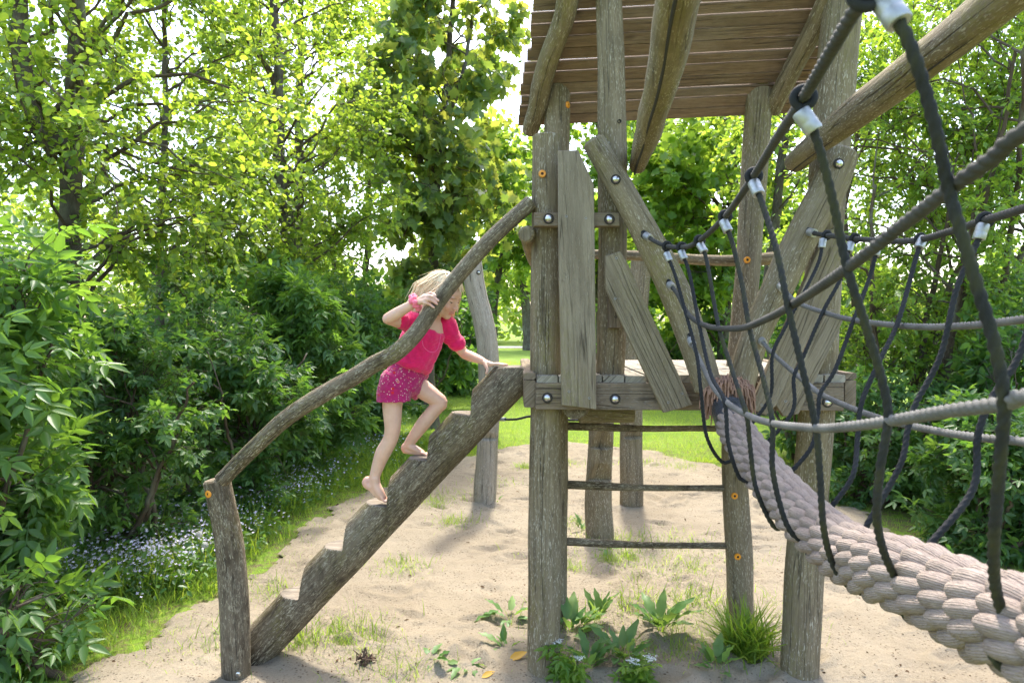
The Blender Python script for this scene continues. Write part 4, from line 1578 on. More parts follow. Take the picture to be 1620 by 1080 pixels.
# ------------------------------------------------------------------ vegetation
def leaf_template(half, rounds=.14, droop=.12):
    """half outline [(along, across)...] of one side, base at 0, tip at the end; folded along the midrib."""
    base, tip = half[0], half[-1]
    mid = half[1:-1]
    v = [(base[0], 0, 0), (tip[0], 0, -droop * tip[0] ** 2)]
    L = [(a, b_, rounds * b_ - droop * a * a) for a, b_ in mid]
    R = [(a, -b_, rounds * b_ - droop * a * a) for a, b_ in mid]
    n = len(mid)
    v += L + R
    f = [[0, 1] + [2 + i for i in range(n)][::-1], [0] + [2 + n + i for i in range(n)] + [1]]
    return np.array(v), f


def compound(leaf, spots):
    """Several leaflets on one stalk: spots = (along, across, angle, size)."""
    V, F = [], []
    lv, lf = leaf
    for a, b_, an, sz in spots:
        c, s = math.cos(an), math.sin(an)
        o = sum(len(x) for x in V)
        q = lv * sz
        V.append(np.stack([a + q[:, 0] * c - q[:, 1] * s, b_ + q[:, 0] * s + q[:, 1] * c, q[:, 2] - .15 * (a + q[:, 0]) ** 2], 1))
        F += [[i + o for i in f] for f in lf]
    # stalk
    o = sum(len(x) for x in V)
    V.append(np.array([(0, .008, 0), (0, -.008, 0), (.62, -.006, -.06), (.62, .006, -.06)]))
    F.append([o, o + 1, o + 2, o + 3])
    return np.concatenate(V), F


ROUND = leaf_template([(0, 0), (.08, .20), (.35, .38), (.68, .37), (.92, .18), (1, 0)], .12, .10)
OVAL = leaf_template([(0, 0), (.16, .17), (.45, .25), (.78, .14), (1, 0)], .2, .16)
POINT = leaf_template([(0, 0), (.12, .15), (.36, .22), (.66, .15), (.86, .05), (1, 0)], .22, .2)
LOBED = leaf_template([(0, 0), (-.10, .24), (.22, .26), (.20, .56), (.42, .42), (.62, .52), (.66, .24), (1, 0)], .10, .22)
DIAM = leaf_template([(0, 0), (.42, .32), (1, 0)], .1, .1)
ELDER = compound(POINT, [(.62, 0, 0, .46), (.52, .01, 1.0, .42), (.52, -.01, -1.0, .42), (.27, .01, 1.1, .38), (.27, -.01, -1.1, .38)])
TRIPLE = compound(OVAL, [(.40, 0, 0, .60), (.36, .01, 1.15, .5), (.36, -.01, -1.15, .5)])
def wavy_leaf(n=7, w=.20, wave=.045, droop=.35):
    """A broad leaf with a sunken midrib and frilled edges."""
    v, f = [], []
    for i in range(n + 1):
        a = i / n
        ww = w * math.sin(math.pi * min(.04 + .93 * a, 1) ** .72) ** .8 * (1 + .10 * math.sin(i * 2.7))
        d = -droop * a * a
        v += [(a, ww, d + .28 * ww + wave * math.sin(i * 2.1)), (a, 0, d), (a, -ww, d + .28 * ww + wave * math.sin(i * 2.6 + 1.3))]
    for i in range(n):
        o = 3 * i
        f += [[o, o + 1, o + 4, o + 3], [o + 1, o + 2, o + 5, o + 4]]
    return np.array(v), f


DOCK = wavy_leaf()
BLADE = (np.array([(0, .020, 0), (0, -.020, 0), (.5, .017, .09), (.5, -.017, .09), (.94, 0, .38)]), [[0, 1, 3, 2], [2, 3, 4]])
PETAL = (np.array([(0, 0, 0), (.5, .30, .05), (1, 0, .1), (.5, -.30, .05), (-.5, -.3, .05), (-1, 0, .1), (-.5, .3, .05), (.3, .5, .05), (0, 1, .1), (-.3, .5, .05), (.3, -.5, .05), (0, -1, .1), (-.3, -.5, .05)]),
         [[0, 3, 2, 1], [0, 6, 5, 4], [0, 7, 8, 9], [0, 12, 11, 10]])


def unit_rows(a):
    return a / (np.linalg.norm(a, axis=1)[:, None] + 1e-9)


def leaf_mesh(name, sets, mats, parent=None, seed=0):
    """One mesh of many leaves. sets: (template, pos, axis, normal, size, material index)."""
    rng = np.random.RandomState(seed + 99)
    VV, LV, LS, MI, TI = [], [], [], [], []
    vo, lo = 0, 0
    for (tv, tf), pos, ax, nr, size, mi in sets:
        n = len(pos)
        if n == 0:
            continue
        ax = unit_rows(ax)
        sd = unit_rows(np.cross(nr, ax))
        nn = np.cross(ax, sd)
        k = len(tv)
        V = pos[:, None, :] + size[:, None, None] * (tv[None, :, 0:1] * ax[:, None, :] + tv[None, :, 1:2] * sd[:, None, :] + tv[None, :, 2:3] * nn[:, None, :])
        VV.append(V.reshape(-1, 3))
        flat = np.array([i for f in tf for i in f])
        lens = np.array([len(f) for f in tf])
        st = np.concatenate([[0], np.cumsum(lens)[:-1]])
        LV.append((flat[None, :] + (np.arange(n) * k)[:, None] + vo).ravel())
        LS.append((st[None, :] + (np.arange(n) * len(flat))[:, None] + lo).ravel())
        MI.append(np.full(n * len(tf), mi))
        t = np.zeros((n, k, 4))
        t[:, :, 0] = rng.beta(1.4, 2.0, n)[:, None]
        t[:, :, 1] = rng.rand(n)[:, None]
        t[:, :, 3] = 1
        TI.append(t.reshape(-1, 4))
        vo += n * k
        lo += n * len(flat)
    V, L, S_, M_, T_ = (np.concatenate(x) for x in (VV, LV, LS, MI, TI))
    me = bpy.data.meshes.new(name)
    me.vertices.add(len(V))
    me.vertices.foreach_set('co', V.astype(np.float32).ravel())
    me.loops.add(len(L))
    me.loops.foreach_set('vertex_index', L.astype(np.int32))
    me.polygons.add(len(S_))
    me.polygons.foreach_set('loop_start', S_.astype(np.int32))
    me.polygons.foreach_set('material_index', M_.astype(np.int32))
    for m_ in mats:
        me.materials.append(m_)
    at = me.attributes.new('tint', 'FLOAT_COLOR', 'POINT')
    at.data.foreach_set('color', T_.astype(np.float32).ravel())
    me.update(calc_edges=True)
    return link(name, me, parent)


def twig_tubes(mb_v, p0, p1, p2, r0):
    """Many thin three-sided twigs at once; returns verts and quads."""
    n = len(p0)
    d = unit_rows(p2 - p0)
    a = np.where(np.abs(d[:, 2:3]) < .9, np.array([[0, 0, 1.0]]), np.array([[1.0, 0, 0]]))
    e1 = unit_rows(np.cross(d, a))
    e2 = np.cross(d, e1)
    V = np.zeros((n, 9, 3))
    for j, (p, s) in enumerate(((p0, 1.0), (p1, .75), (p2, .3))):
        for k in range(3):
            th = 2 * math.pi * k / 3
            V[:, j * 3 + k] = p + (r0 * s)[:, None] * (math.cos(th) * e1 + math.sin(th) * e2)
    q = []
    for j in range(2):
        for k in range(3):
            k2 = (k + 1) % 3
            q.append((j * 3 + k, j * 3 + k2, j * 3 + 3 + k2, j * 3 + 3 + k))
    Q = np.array(q)[None] + (np.arange(n) * 9)[:, None, None]
    return V.reshape(-1, 3), Q.reshape(-1, 4)


def plant(name, label, cat, stems, stem_r, cc, cr, nlimb, ntwig, nleaf, lsize, tmpl, lmat, seed, group=None, droop=.25, flat=1.0, twig_len=.55,
          bmat=None, ztop=None, inner=.25, rel=False, lowest=.0, parts=('trunk', 'branches', 'crown'), limb_r=.30, clump=.0):
    """A woody plant: stems, limbs reaching into its crown, twigs along the limbs, leaves along the twigs."""
    rng = np.random.RandomState(seed)
    bmat = bmat or BARK
    cc, cr = np.asarray(cc, float), np.asarray(cr, float)
    base = np.asarray(stems[0][0], float)
    root = thing(name, label, cat, tuple(base), group)
    m = MB()
    paths = []
    for i, st in enumerate(stems):
        p = catmull(st, 26)
        p[1:-1] += np.cumsum(rng.normal(0, .012, (24, 3)), axis=0) * np.array([1, 1, .2])
        r = stem_r[i] if isinstance(stem_r, list) else stem_r
        rr_ = np.linspace(r, r * .32, 26)
        rr_[0] *= 1.35
        rr_[1] *= 1.15
        m.tube(p, rr_, 12, wob=.06, seed=seed + i, bevel=0)
        paths.append((p, rr_))
    m.build(parts[0], bmat, root)
    lm_ = MB()
    limbs = []
    for i in range(nlimb):
        d = rng.normal(0, 1, 3)
        d /= np.linalg.norm(d)
        tgt = cc + cr * d * rng.uniform(inner, .92) ** .6
        tgt[2] = max(tgt[2], lowest)
        p, r = paths[rng.randint(len(paths))]
        hor = np.linalg.norm((p - tgt)[:, :2], axis=1)
        want = tgt[2] - hor * rng.uniform(.15, .8)
        j = int(np.argmin(np.abs(p[:, 2] - want) + .15 * hor))
        j = max(2, min(j, 24))
        a = p[j]
        L = np.linalg.norm(tgt - a)
        mid = a * .5 + tgt * .5 + np.array([0, 0, .10 * L]) + rng.normal(0, .09 * L, 3)
        q = catmull([a, mid, tgt], 9)
        q[1:-1] += rng.normal(0, .018 * L, (7, 3))
        r0 = min(r[j] * .7, .005 + limb_r * .032 * L)
        lm_.tube(q, [r0, r0 * .6, .003], 6, bevel=0)
        limbs.append(q)
    # twigs
    li = rng.randint(len(limbs), size=ntwig)
    tt = rng.uniform(.25, 1.0, ntwig) ** .8
    LQ = np.array(limbs)
    f = tt * 8
    i0 = np.minimum(f.astype(int), 7)
    fr = (f - i0)[:, None]
    p0 = LQ[li, i0] * (1 - fr) + LQ[li, i0 + 1] * fr
    ld = unit_rows(LQ[li, i0 + 1] - LQ[li, i0])
    out = unit_rows((p0 - cc) / cr + 1e-6)
    d = unit_rows(ld * .5 + out * .45 + rng.normal(0, .75, (ntwig, 3)) + np.array([0, 0, .12]))
    tl = twig_len * rng.uniform(.5, 1.2, ntwig)
    p2 = p0 + d * tl[:, None]
    p2[:, 2] = np.maximum(p2[:, 2], .02)
    p1 = (p0 + p2) / 2 + rng.normal(0, .06, (ntwig, 3)) * tl[:, None] + np.array([0, 0, .08]) * tl[:, None]
    V, Q = twig_tubes(None, p0, p1, p2, np.full(ntwig, .0026) * (.6 + lsize * 6))
    o = len(lm_.v)
    lm_.v.extend(map(tuple, V))
    for q in Q:
        lm_.f.append([int(x) + o for x in q])
        lm_.uv.append(((0, 0), (.02, 0), (.02, .2), (0, .2)))
        lm_.m.append(0)
    lm_.build(parts[1], BARK2, root)
    # leaves
    weight = rng.gamma(1.2, 1, ntwig) + .15
    ti = rng.choice(ntwig, size=nleaf, p=weight / weight.sum())
    u = rng.uniform(.12, 1.03, nleaf)[:, None]
    a_, b_, c_ = p0[ti], p1[ti], p2[ti]
    pos = (1 - u) ** 2 * a_ + 2 * u * (1 - u) * (2 * b_ - .5 * (a_ + c_)) + u ** 2 * c_
    td = unit_rows(c_ - a_)
    ax = td * .55 + rng.normal(0, .65, (nleaf, 3)) + np.array([0, 0, -droop])
    nr = np.array([0, 0, flat]) + rng.normal(0, .55, (nleaf, 3))
    sz = lsize * rng.uniform(.6, 1.2, nleaf)
    pos = pos + unit_rows(ax) * (lsize * .25)
    pos[:, 2] = np.maximum(pos[:, 2], .01)
    leaf_mesh(parts[2], [(tmpl, pos, ax, nr, sz, 0)], [lmat], root, seed)
    return root


def stem_fan(base, n, spread_, h, seed):
    r = np.random.RandomState(seed)
    out = []
    for i in range(n):
        b0 = np.asarray(base, float) + np.array([r.normal(0, .12), r.normal(0, .12), -.05])
        top = np.asarray(base, float) + np.array([r.normal(0, spread_), r.normal(0, spread_), h * r.uniform(.7, 1.0)])
        out.append([b0, b0 * .5 + top * .5 + r.normal(0, spread_ * .15, 3) * (1, 1, 0), top])
    return out


SH = ('stem', 'branches', 'foliage')


def shrub(label, base, cc, cr, nleaf, lsize, tmpl, lmat, seed, n_stem=5, group=None, name='shrub', cat='shrub', **k):
    k.setdefault('droop', .3)
    k.setdefault('twig_len', .34)
    per = k.pop('per', 12)
    return plant(name, label, cat, stem_fan(base, n_stem, float(np.mean(cr[:2])) * .55, cc[2] + cr[2] * .5, seed), .022, cc, cr, 42, max(60, nleaf // per), nleaf, lsize, tmpl, lmat, seed, group,
                 bmat=BARK2, parts=SH, lowest=.08, inner=.3, **k)


LT = 'trees and shrubs of the green edge on the path side'
# --- the hedge side: shrubs from the camera into the distance
shrub('large elder shrub with long pointed leaflets beside the flowers, closest to the camera', (-2.75, 3.35, 0), (-2.92, 3.40, 1.15), (.66, .50, 1.22), 3400, .215, ELDER, L_ELDER, 201, 6, LT, 'elder_shrub', twig_len=.3, per=5, flat=.9)
shrub('low elder shoot at the foot of the large elder shrub', (-2.36, 3.30, 0), (-2.40, 3.28, .26), (.26, .22, .30), 190, .20, ELDER, L_ELDER, 202, 3, LT, 'elder_shrub', twig_len=.16, per=4)
shrub('bramble thicket of three-part leaves above the lilac flower patch', (-2.75, 4.7, 0), (-2.75, 4.75, .85), (.66, .50, .92), 5200, .095, TRIPLE, L_DARK, 203, 7, LT, 'bramble_shrub', twig_len=.32)
shrub('dense dark hawthorn shrub behind the short handrail post', (-2.7, 6.0, 0), (-2.75, 6.1, 1.0), (.95, .75, 1.08), 5600, .125, TRIPLE, L_DARK, 204, 7, LT, 'hawthorn_shrub')
shrub('broad elder shrub with bright young tips behind the handrail', (-2.45, 7.4, 0), (-2.5, 7.5, 1.15), (.95, .8, 1.12), 3600, .22, ELDER, L_ELDER, 205, 7, LT, 'elder_shrub', per=5)
shrub('dark shrub behind the climbing child', (-2.0, 9.4, 0), (-2.15, 9.5, 1.2), (.95, .9, 1.25), 5200, .14, TRIPLE, L_DARK, 206, 7, LT, 'hazel_shrub', per=11)
shrub('shady shrub under the sycamore beside the mown grass', (-1.55, 13.2, 0), (-1.9, 13.4, 1.5), (1.2, 1.2, 1.55), 5200, .18, OVAL, L_DARK, 207, 6, LT, 'hazel_shrub', twig_len=.5)
shrub('tall back row shrub between the first alder and the hawthorn', (-3.9, 5.6, 0), (-3.95, 5.8, 1.25), (.95, .9, 1.25), 6400, .075, OVAL, L_DARK, 208, 8, LT, 'privet_shrub')
shrub('tall back row shrub behind the broad elder', (-3.8, 8.4, 0), (-3.8, 8.6, 1.5), (1.2, 1.1, 1.5), 6500, .10, OVAL, L_DARK, 209, 8, LT, 'privet_shrub')
shrub('tall back row shrub at the picture edge behind the large elder', (-4.2, 4.4, 0), (-4.3, 4.5, 1.35), (.9, .8, 1.35), 5200, .09, OVAL, L_DARK, 210, 7, LT, 'privet_shrub')

# --- alders with light round leaves
plant('alder_tree', 'alder with two thick grey trunks and light round leaves beside the large elder', 'tree',
      [[(-3.85, 5.7, -.1), P(112, 380, 5.7), P(108, 200, 5.7), P(116, 60, 5.7), P(112, -120, 5.75)], [P(100, 235, 5.72), P(62, 170, 5.65), P(38, 60, 5.6), P(28, -90, 5.6)]],
      [.135, .10], (-3.05, 5.6, 3.75), (1.75, 1.3, 1.7), 58, 1100, 17000, .054, ROUND, L_ALDER, 301, LT, droop=.12, flat=1.15, twig_len=.6, inner=.45, lowest=2.3)
plant('alder_tree', 'alder with a slender dark trunk and light round leaves above the handrail', 'tree',
      [[(-2.75, 8.6, -.1), P(470, 420, 8.6), P(458, 250, 8.6), P(456, 60, 8.6), P(448, -150, 8.7)]],
      .115, (-2.85, 8.4, 4.4), (1.75, 1.4, 2.5), 58, 1200, 18000, .060, ROUND, L_ALDER, 302, LT, droop=.12, flat=1.1, twig_len=.65, inner=.45, lowest=2.0)
plant('alder_tree', 'thin alder growing between the two thicker alders', 'tree',
      [[(-3.85, 7.4, -.1), P(262, 380, 7.4), P(268, 200, 7.4), P(262, -60, 7.4)]],
      .06, (-3.7, 7.5, 4.2), (1.5, 1.2, 2.2), 45, 800, 11000, .058, ROUND, L_ALDER, 303, LT, droop=.12, flat=1.1, twig_len=.6, inner=.4, lowest=2.2)
plant('alder_tree', 'tall alder rising behind the sycamore and the slender alder', 'tree',
      [[(-4.0, 12.5, -.1), (-3.9, 12.5, 3), (-3.7, 12.5, 8)]],
      .14, (-3.7, 12.4, 5.6), (2.4, 1.8, 3.3), 50, 900, 14000, .085, ROUND, L_ALDER, 304, LT, droop=.12, twig_len=.9, inner=.4, lowest=1.5)
# --- sycamore above the child
plant('sycamore_tree', 'young sycamore with large drooping lobed leaves standing behind the child', 'tree',
      [[(-1.28, 11.0, -.1), P(675, 560, 11), P(682, 400, 11), P(686, 280, 11), P(700, 130, 11), P(716, -40, 11)], [P(686, 285, 11), P(715, 190, 11), P(745, 90, 10.9), P(762, 10, 10.9)], [P(684, 300, 11), P(650, 200, 11.1), P(610, 120, 11.1)]],
      [.11, .06, .055], P(695, 190, 10.9), (1.5, 1.2, 3.1), 60, 640, 5600, .18, LOBED, L_MAPLE, 305, LT, droop=.75, flat=.5, twig_len=.7, inner=.4, lowest=1.9)

plant('hazel_tree', 'rounded bright green tree filling the gap left of the sycamore', 'tree',
      [[(-3.0, 14.2, -.1), (-3.0, 14.2, 2.5), (-2.9, 14.2, 6)], [(-3.0, 14.2, .2), (-3.6, 14.2, 2.5), (-3.9, 14.1, 5)]],
      [.10, .08], (-3.1, 14.0, 3.6), (2.1, 1.5, 2.7), 50, 800, 9000, .125, OVAL, L_FIELD, 315, LT, droop=.25, twig_len=.8, inner=.35, lowest=1.0)
# --- trees along the grass ride behind
BT = 'trees lining the grass ride'
plant('field_maple_tree', 'twin stemmed maple at the bend of the grass ride', 'tree',
      [[(-.62, 19, -.1), P(778, 470, 19), P(800, 380, 19), P(822, 290, 19)], [(-.62, 19, .3), P(775, 440, 19), P(780, 340, 19), P(770, 240, 19)]],
      [.15, .12], P(790, 320, 19), (2.0, 2.0, 2.6), 40, 500, 6500, .17, LOBED, L_FIELD, 306, BT, twig_len=.9, droop=.4, inner=.3, lowest=2.6)
plant('field_maple_tree', 'lone dark trunked tree beside the gravel path far down the ride', 'tree',
      [[P(838, 545, 40) * (1, 1, 0), P(832, 480, 40), P(824, 400, 40), P(826, 300, 40)]],
      .34, P(826, 375, 40), (3.6, 3.0, 4.0), 40, 500, 5500, .34, OVAL, L_FIELD, 307, BT, twig_len=1.6, inner=.3, lowest=3.4)
shrub('sunlit bushy shrub narrowing the grass ride', (-2.1, 24, 0), (-2.15, 24, 1.6), (1.5, 1.8, 1.9), 4500, .24, OVAL, L_FIELD, 308, 6, BT, 'hazel_shrub', twig_len=.8)
shrub('dark trunked shrub between the sycamore and the tall bowed post', (-1.15, 16, 0), (-1.6, 16.2, 1.7), (1.1, 1.1, 1.8), 4000, .2, OVAL, L_DARK, 309, 5, BT, 'hazel_shrub', twig_len=.6)
m_ = MB()
# --- maples and shrubs behind the tower
plant('field_maple_tree', 'spreading maple with fresh lobed leaves directly behind the tower', 'tree',
      [[(5.3, 17, -.1), (5.25, 17, 2), (5.4, 17, 4.2), (5.6, 17, 9)]], .17, (4.7, 16.8, 4.9), (2.9, 2.0, 3.3), 60, 800, 8500, .22, LOBED, L_FIELD, 310, BT, droop=.45, flat=.9, twig_len=1.0, inner=.4, lowest=1.9)
plant('field_maple_tree', 'taller maple whose crown shows under the tower roof', 'tree',
      [[(3.0, 23, -.1), (3.0, 23, 3), (2.9, 23, 9)]], .2, (3.3, 22.8, 6.2), (3.6, 2.4, 4.2), 55, 700, 7000, .28, LOBED, L_FIELD, 311, BT, droop=.4, flat=.9, twig_len=1.2, inner=.4, lowest=2.4)
shrub('dark leafy shrub at the end of the lawn behind the deck', (3.8, 17.2, 0), (3.7, 17.2, 1.5), (2.2, 1.2, 1.6), 5200, .2, OVAL, L_DARK, 312, 7, BT, 'hazel_shrub', twig_len=.6)
shrub('second leafy shrub at the end of the lawn behind the leaning log', (6.1, 14.2, 0), (6.2, 14.2, 1.5), (1.7, 1.2, 1.7), 5200, .18, OVAL, L_DARK, 313, 7, BT, 'hazel_shrub', twig_len=.55)
# --- net side
NT_ = 'trees and shrubs on the net side'
plant('willow_tree', 'airy many stemmed willow with small leaves behind the rope net', 'tree',
      stem_fan((4.3, 7.3, 0), 7, .9, 4.3, 41), .045, (4.15, 7.2, 3.5), (1.75, 1.1, 2.5), 60, 1600, 25000, .068, OVAL, L_FIELD, 401, NT_, droop=.2, twig_len=.6, inner=.35, lowest=1.3, bmat=BARK2)
plant('willow_tree', 'second airy willow reaching over the overhead log', 'tree',
      stem_fan((5.6, 8.8, 0), 5, 1.0, 5.5, 42), .05, (5.2, 8.6, 4.8), (1.9, 1.4, 3.0), 50, 1100, 17000, .085, OVAL, L_FIELD, 402, NT_, droop=.2, twig_len=.7, inner=.35, lowest=1.3, bmat=BARK2)
plant('alder_tree', 'bright alder crown showing between the roof corner and overhead log', 'tree',
      [[(4.6, 12.5, -.1), (4.7, 12.5, 3), (5.2, 12.6, 8)]], .13, (5.4, 12.4, 6.0), (2.2, 1.6, 2.9), 45, 800, 9500, .10, ROUND, L_ALDER, 403, NT_, twig_len=.8, inner=.35, lowest=2.5)
shrub('bramble bank beside the big corner post', (3.45, 6.4, 0), (3.6, 6.5, .55), (.62, .7, .68), 4200, .12, TRIPLE, L_DARK, 404, 7, NT_, 'bramble_shrub', twig_len=.3)
shrub('bramble bank below the lowest net rope', (3.7, 5.0, 0), (3.95, 5.1, .50), (.85, .65, .62), 5200, .115, TRIPLE, L_DARK, 405, 7, NT_, 'bramble_shrub', twig_len=.3)
shrub('bramble bank at the picture edge with white umbels', (4.2, 3.9, 0), (4.35, 4.0, .45), (.8, .6, .6), 4200, .11, TRIPLE, L_DARK, 406, 7, NT_, 'bramble_shrub', twig_len=.3)
shrub('tall dark hedge shrub behind the bramble banks', (4.9, 6.3, 0), (5.0, 6.4, 1.0), (1.1, .8, 1.1), 6000, .10, OVAL, L_DARK, 407, 8, NT_, 'privet_shrub')
shrub('rounded green shrub beside the corner post at the edge of the lawn', (3.6, 8.3, 0), (3.8, 8.4, .95), (.85, .7, 1.05), 5200, .105, OVAL, L_DARK, 408, 7, NT_, 'privet_shrub')
shrub('tall green shrub behind the lowest net ropes', (5.9, 7.9, 0), (6.0, 8.0, 1.3), (1.3, 1.0, 1.4), 5600, .11, OVAL, L_ELDER, 409, 7, NT_, 'privet_shrub')

# --- far-off wood closing the horizon
rng_ = np.random.RandomState(77)
n = 26000
an = rng_.uniform(-1.05, 1.05, n)
R_ = rng_.uniform(48, 62, n)
X, Y = R_ * np.sin(an) * 1.25, R_ * np.cos(an)
hh = 7.5 + 2.5 * np.sin(an * 9) + 1.6 * np.sin(an * 23 + 1) + 1.0 * np.sin(an * 51)
Zz = rng_.uniform(0, 1, n) ** .8 * hh
pos = np.stack([X, Y, Zz], 1)
wood_o = leaf_mesh('woodland', [(OVAL, pos, rng_.normal(0, 1, (n, 3)), rng_.normal(0, .7, (n, 3)) + (0, -.3, .7), rng_.uniform(.5, 1.1, n), 0)], [L_FAR], None, 5)
tag(wood_o, 'far-off leafy wood closing off the view behind all trees', 'woodland', kind='stuff')

# ------------------------------------------------------------------ grass, flowers, plants on the sand
rg = np.random.RandomState(12)


def blades(n, xf, keep, h, seed):
    r = np.random.RandomState(seed)
    xy = xf(r, n)
    k = keep(xy[:, 0], xy[:, 1], r)
    xy = xy[k]
    n = len(xy)
    clump = .5 + .5 * smooth_noise(xy[:, 0], xy[:, 1], 31, 7)
    hgt = h(xy[:, 0], xy[:, 1], r) * (.6 + .7 * np.clip(clump, 0, 1)) * r.uniform(.5, 1.2, n)
    pos = np.stack([xy[:, 0], xy[:, 1], np.where(sand_inside(xy[:, 0], xy[:, 1]) > 0, ground_z(xy[:, 0], xy[:, 1]) - .012, -.02)], 1)
    lean = r.normal(0, .42, (n, 2))
    ax = np.stack([lean[:, 0], lean[:, 1], np.ones(n)], 1)
    nr = np.stack([-lean[:, 0], -lean[:, 1], .05 * np.ones(n)], 1) + r.normal(0, .15, (n, 3))
    return (BLADE, pos, ax, -nr, hgt, 0)


left_band = lambda r, n: np.stack([r.uniform(-3.3, -.2, n), r.uniform(2.2, 10.5, n)], 1)
far_band = lambda r, n: (lambda y: np.stack([r.uniform(-2.6, 5.2, n) * np.clip(.45 + y / 22, .5, 1.0), y], 1))(8.2 + 20 * r.rand(n) ** 1.7)
verge = blades(80000, left_band, lambda x, y, r: (sand_inside(x, y) < np.abs(r.normal(0, .24, len(x))) - .22) & (y < 9.9), lambda x, y, r: .055 + .12 * np.clip((-sand_inside(x, y)) / .45, 0, 1.2), 1)
lawn = blades(90000, far_band, lambda x, y, r: sand_inside(x, y) < r.uniform(-.1, .2, len(x)), lambda x, y, r: .055 + .002 * y, 2)
lawn = lawn[:5] + (1,)
right_band = lambda r, n: np.stack([r.uniform(2.2, 4.4, n), r.uniform(3.0, 9.5, n)], 1)
rverge = blades(9000, right_band, lambda x, y, r: sand_inside(x, y) < r.uniform(-.1, .1, len(x)), lambda x, y, r: .07 + 0 * x, 3)
tuft_c = np.array([G(*q)[:2] for q in ((545, 1010), (590, 1040), (520, 1020), (700, 790), (830, 740), (905, 830), (985, 860), (1060, 860), (1000, 880), (1090, 900), (1020, 905), (930, 870), (860, 760), (720, 830), (780, 765),
                                       (660, 790), (480, 1020), (640, 1060), (1100, 960), (1210, 970), (900, 900), (1080, 740), (890, 735), (1020, 735), (690, 800), (640, 900), (560, 1000), (1130, 880), (970, 890), (430, 940), (345, 1020), (900, 1000), (960, 1020), (1040, 1030), (1080, 950), (1110, 1000), (870, 1040), (1000, 960), (1090, 1020), (1140, 1000))])


def tuft_xy(r, n):
    i = r.randint(len(tuft_c), size=n)
    return tuft_c[i] + r.normal(0, .06, (n, 2)) * (1 + (i % 4)[:, None] * .7)


sparse = blades(11500, tuft_xy, lambda x, y, r: r.rand(len(x)) < .8, lambda x, y, r: .06 + .05 * r.rand(len(x)), 4)
grass_o = leaf_mesh('grass', [verge, lawn, rverge, sparse], [L_GRASS, L_LAWN], None, 3)
tag(grass_o, 'grass of the lawn and verge with sparse tufts in the sand', 'grass', kind='stuff')

# lilac flowers in the verge
FLOWER = leafmat('lilac_petal', (.66, .58, .74), (.80, .76, .84), (.55, .48, .66), (.66, .6, .72), .25, .6, .2)
pts = []
for (px, py), sx, sy, k in (((235, 900), .30, .28, 1000), ((160, 930), .25, .18, 500), ((330, 850), .3, .3, 350), ((420, 800), .25, .35, 420), ((470, 770), .28, .5, 400), ((545, 715), .4, .6, 800), ((520, 690), .4, .8, 600)):
    g = G(px, py)
    q = np.stack([g[0] + rg.normal(0, sx, k), g[1] + rg.normal(0, sy, k)], 1)
    q = q[(sand_inside(q[:, 0], q[:, 1]) < -.16)]
    pts.append(q)
q = np.concatenate(pts)
n = len(q)
hz = np.clip(rg.normal(.17, .06, n), .05, .34)
fp = np.stack([q[:, 0], q[:, 1], hz], 1)
fs_ = [(PETAL, fp, rg.normal(0, 1, (n, 3)) * (1, 1, .3), np.array([0, -.5, 1]) + rg.normal(0, .4, (n, 3)), rg.uniform(.008, .0135, n), 0)]
st_ax = np.stack([rg.normal(0, .1, n), rg.normal(0, .1, n), np.ones(n)], 1)
stem_p = fp - unit_rows(st_ax) * hz[:, None] * .97
fs_.append((BLADE, stem_p, st_ax, rg.normal(0, 1, (n, 3)) * (1, 1, .1), hz * .97, 1))
nl = n * 3
li = rg.randint(n, size=nl)
lp = np.stack([q[li, 0] + rg.normal(0, .03, nl), q[li, 1] + rg.normal(0, .03, nl), hz[li] * rg.uniform(.1, .85, nl)], 1)
fs_.append((OVAL, lp, rg.normal(0, 1, (nl, 3)) * (1, 1, .4), np.array([0, 0, 1]) + rg.normal(0, .4, (nl, 3)), rg.uniform(.03, .065, nl), 2))
fl = leaf_mesh('wildflowers', fs_, [FLOWER, L_GRASS, L_DARK], None, 9)
tag(fl, 'drift of small pale lilac wildflowers along the foot of the hedge', 'wildflowers', kind='stuff')

# dandelion clocks by the short post
CLOCK = leafmat('seed_fluff', (.62, .60, .54), (.72, .70, .66), (.5, .5, .45), (.6, .6, .55), .4, .9, .1)
for (px, py), lab in (((315, 845), 'higher of the two white dandelion clocks beside the short post'), ((324, 862), 'lower of the two white dandelion clocks beside the short post')):
    c = P(px, py, 4.55)
    t = thing('dandelion', lab, 'flower', (float(c[0]), float(c[1]), 0), 'dandelion clocks')
    m = MB()
    m.tube(catmull([(c[0] + .02, c[1] + .02, 0), (c[0] + .01, c[1], c[2] * .5), c], 10), .003, 6, bevel=0)
    m.build('stem', plain('dandelion_stem', (.16, .2, .06), .6), t)
    d = unit_rows(rg.normal(0, 1, (240, 3)))
    leaf_mesh('seed_head', [(BLADE, np.tile(c, (240, 1)), d, np.cross(d, rg.normal(0, 1, (240, 3))), np.full(240, .027), 0),
                            (PETAL, c + d * .022, np.cross(d, rg.normal(0, 1, (240, 3))), d, np.full(240, .0055), 0)], [CLOCK], t, 4)


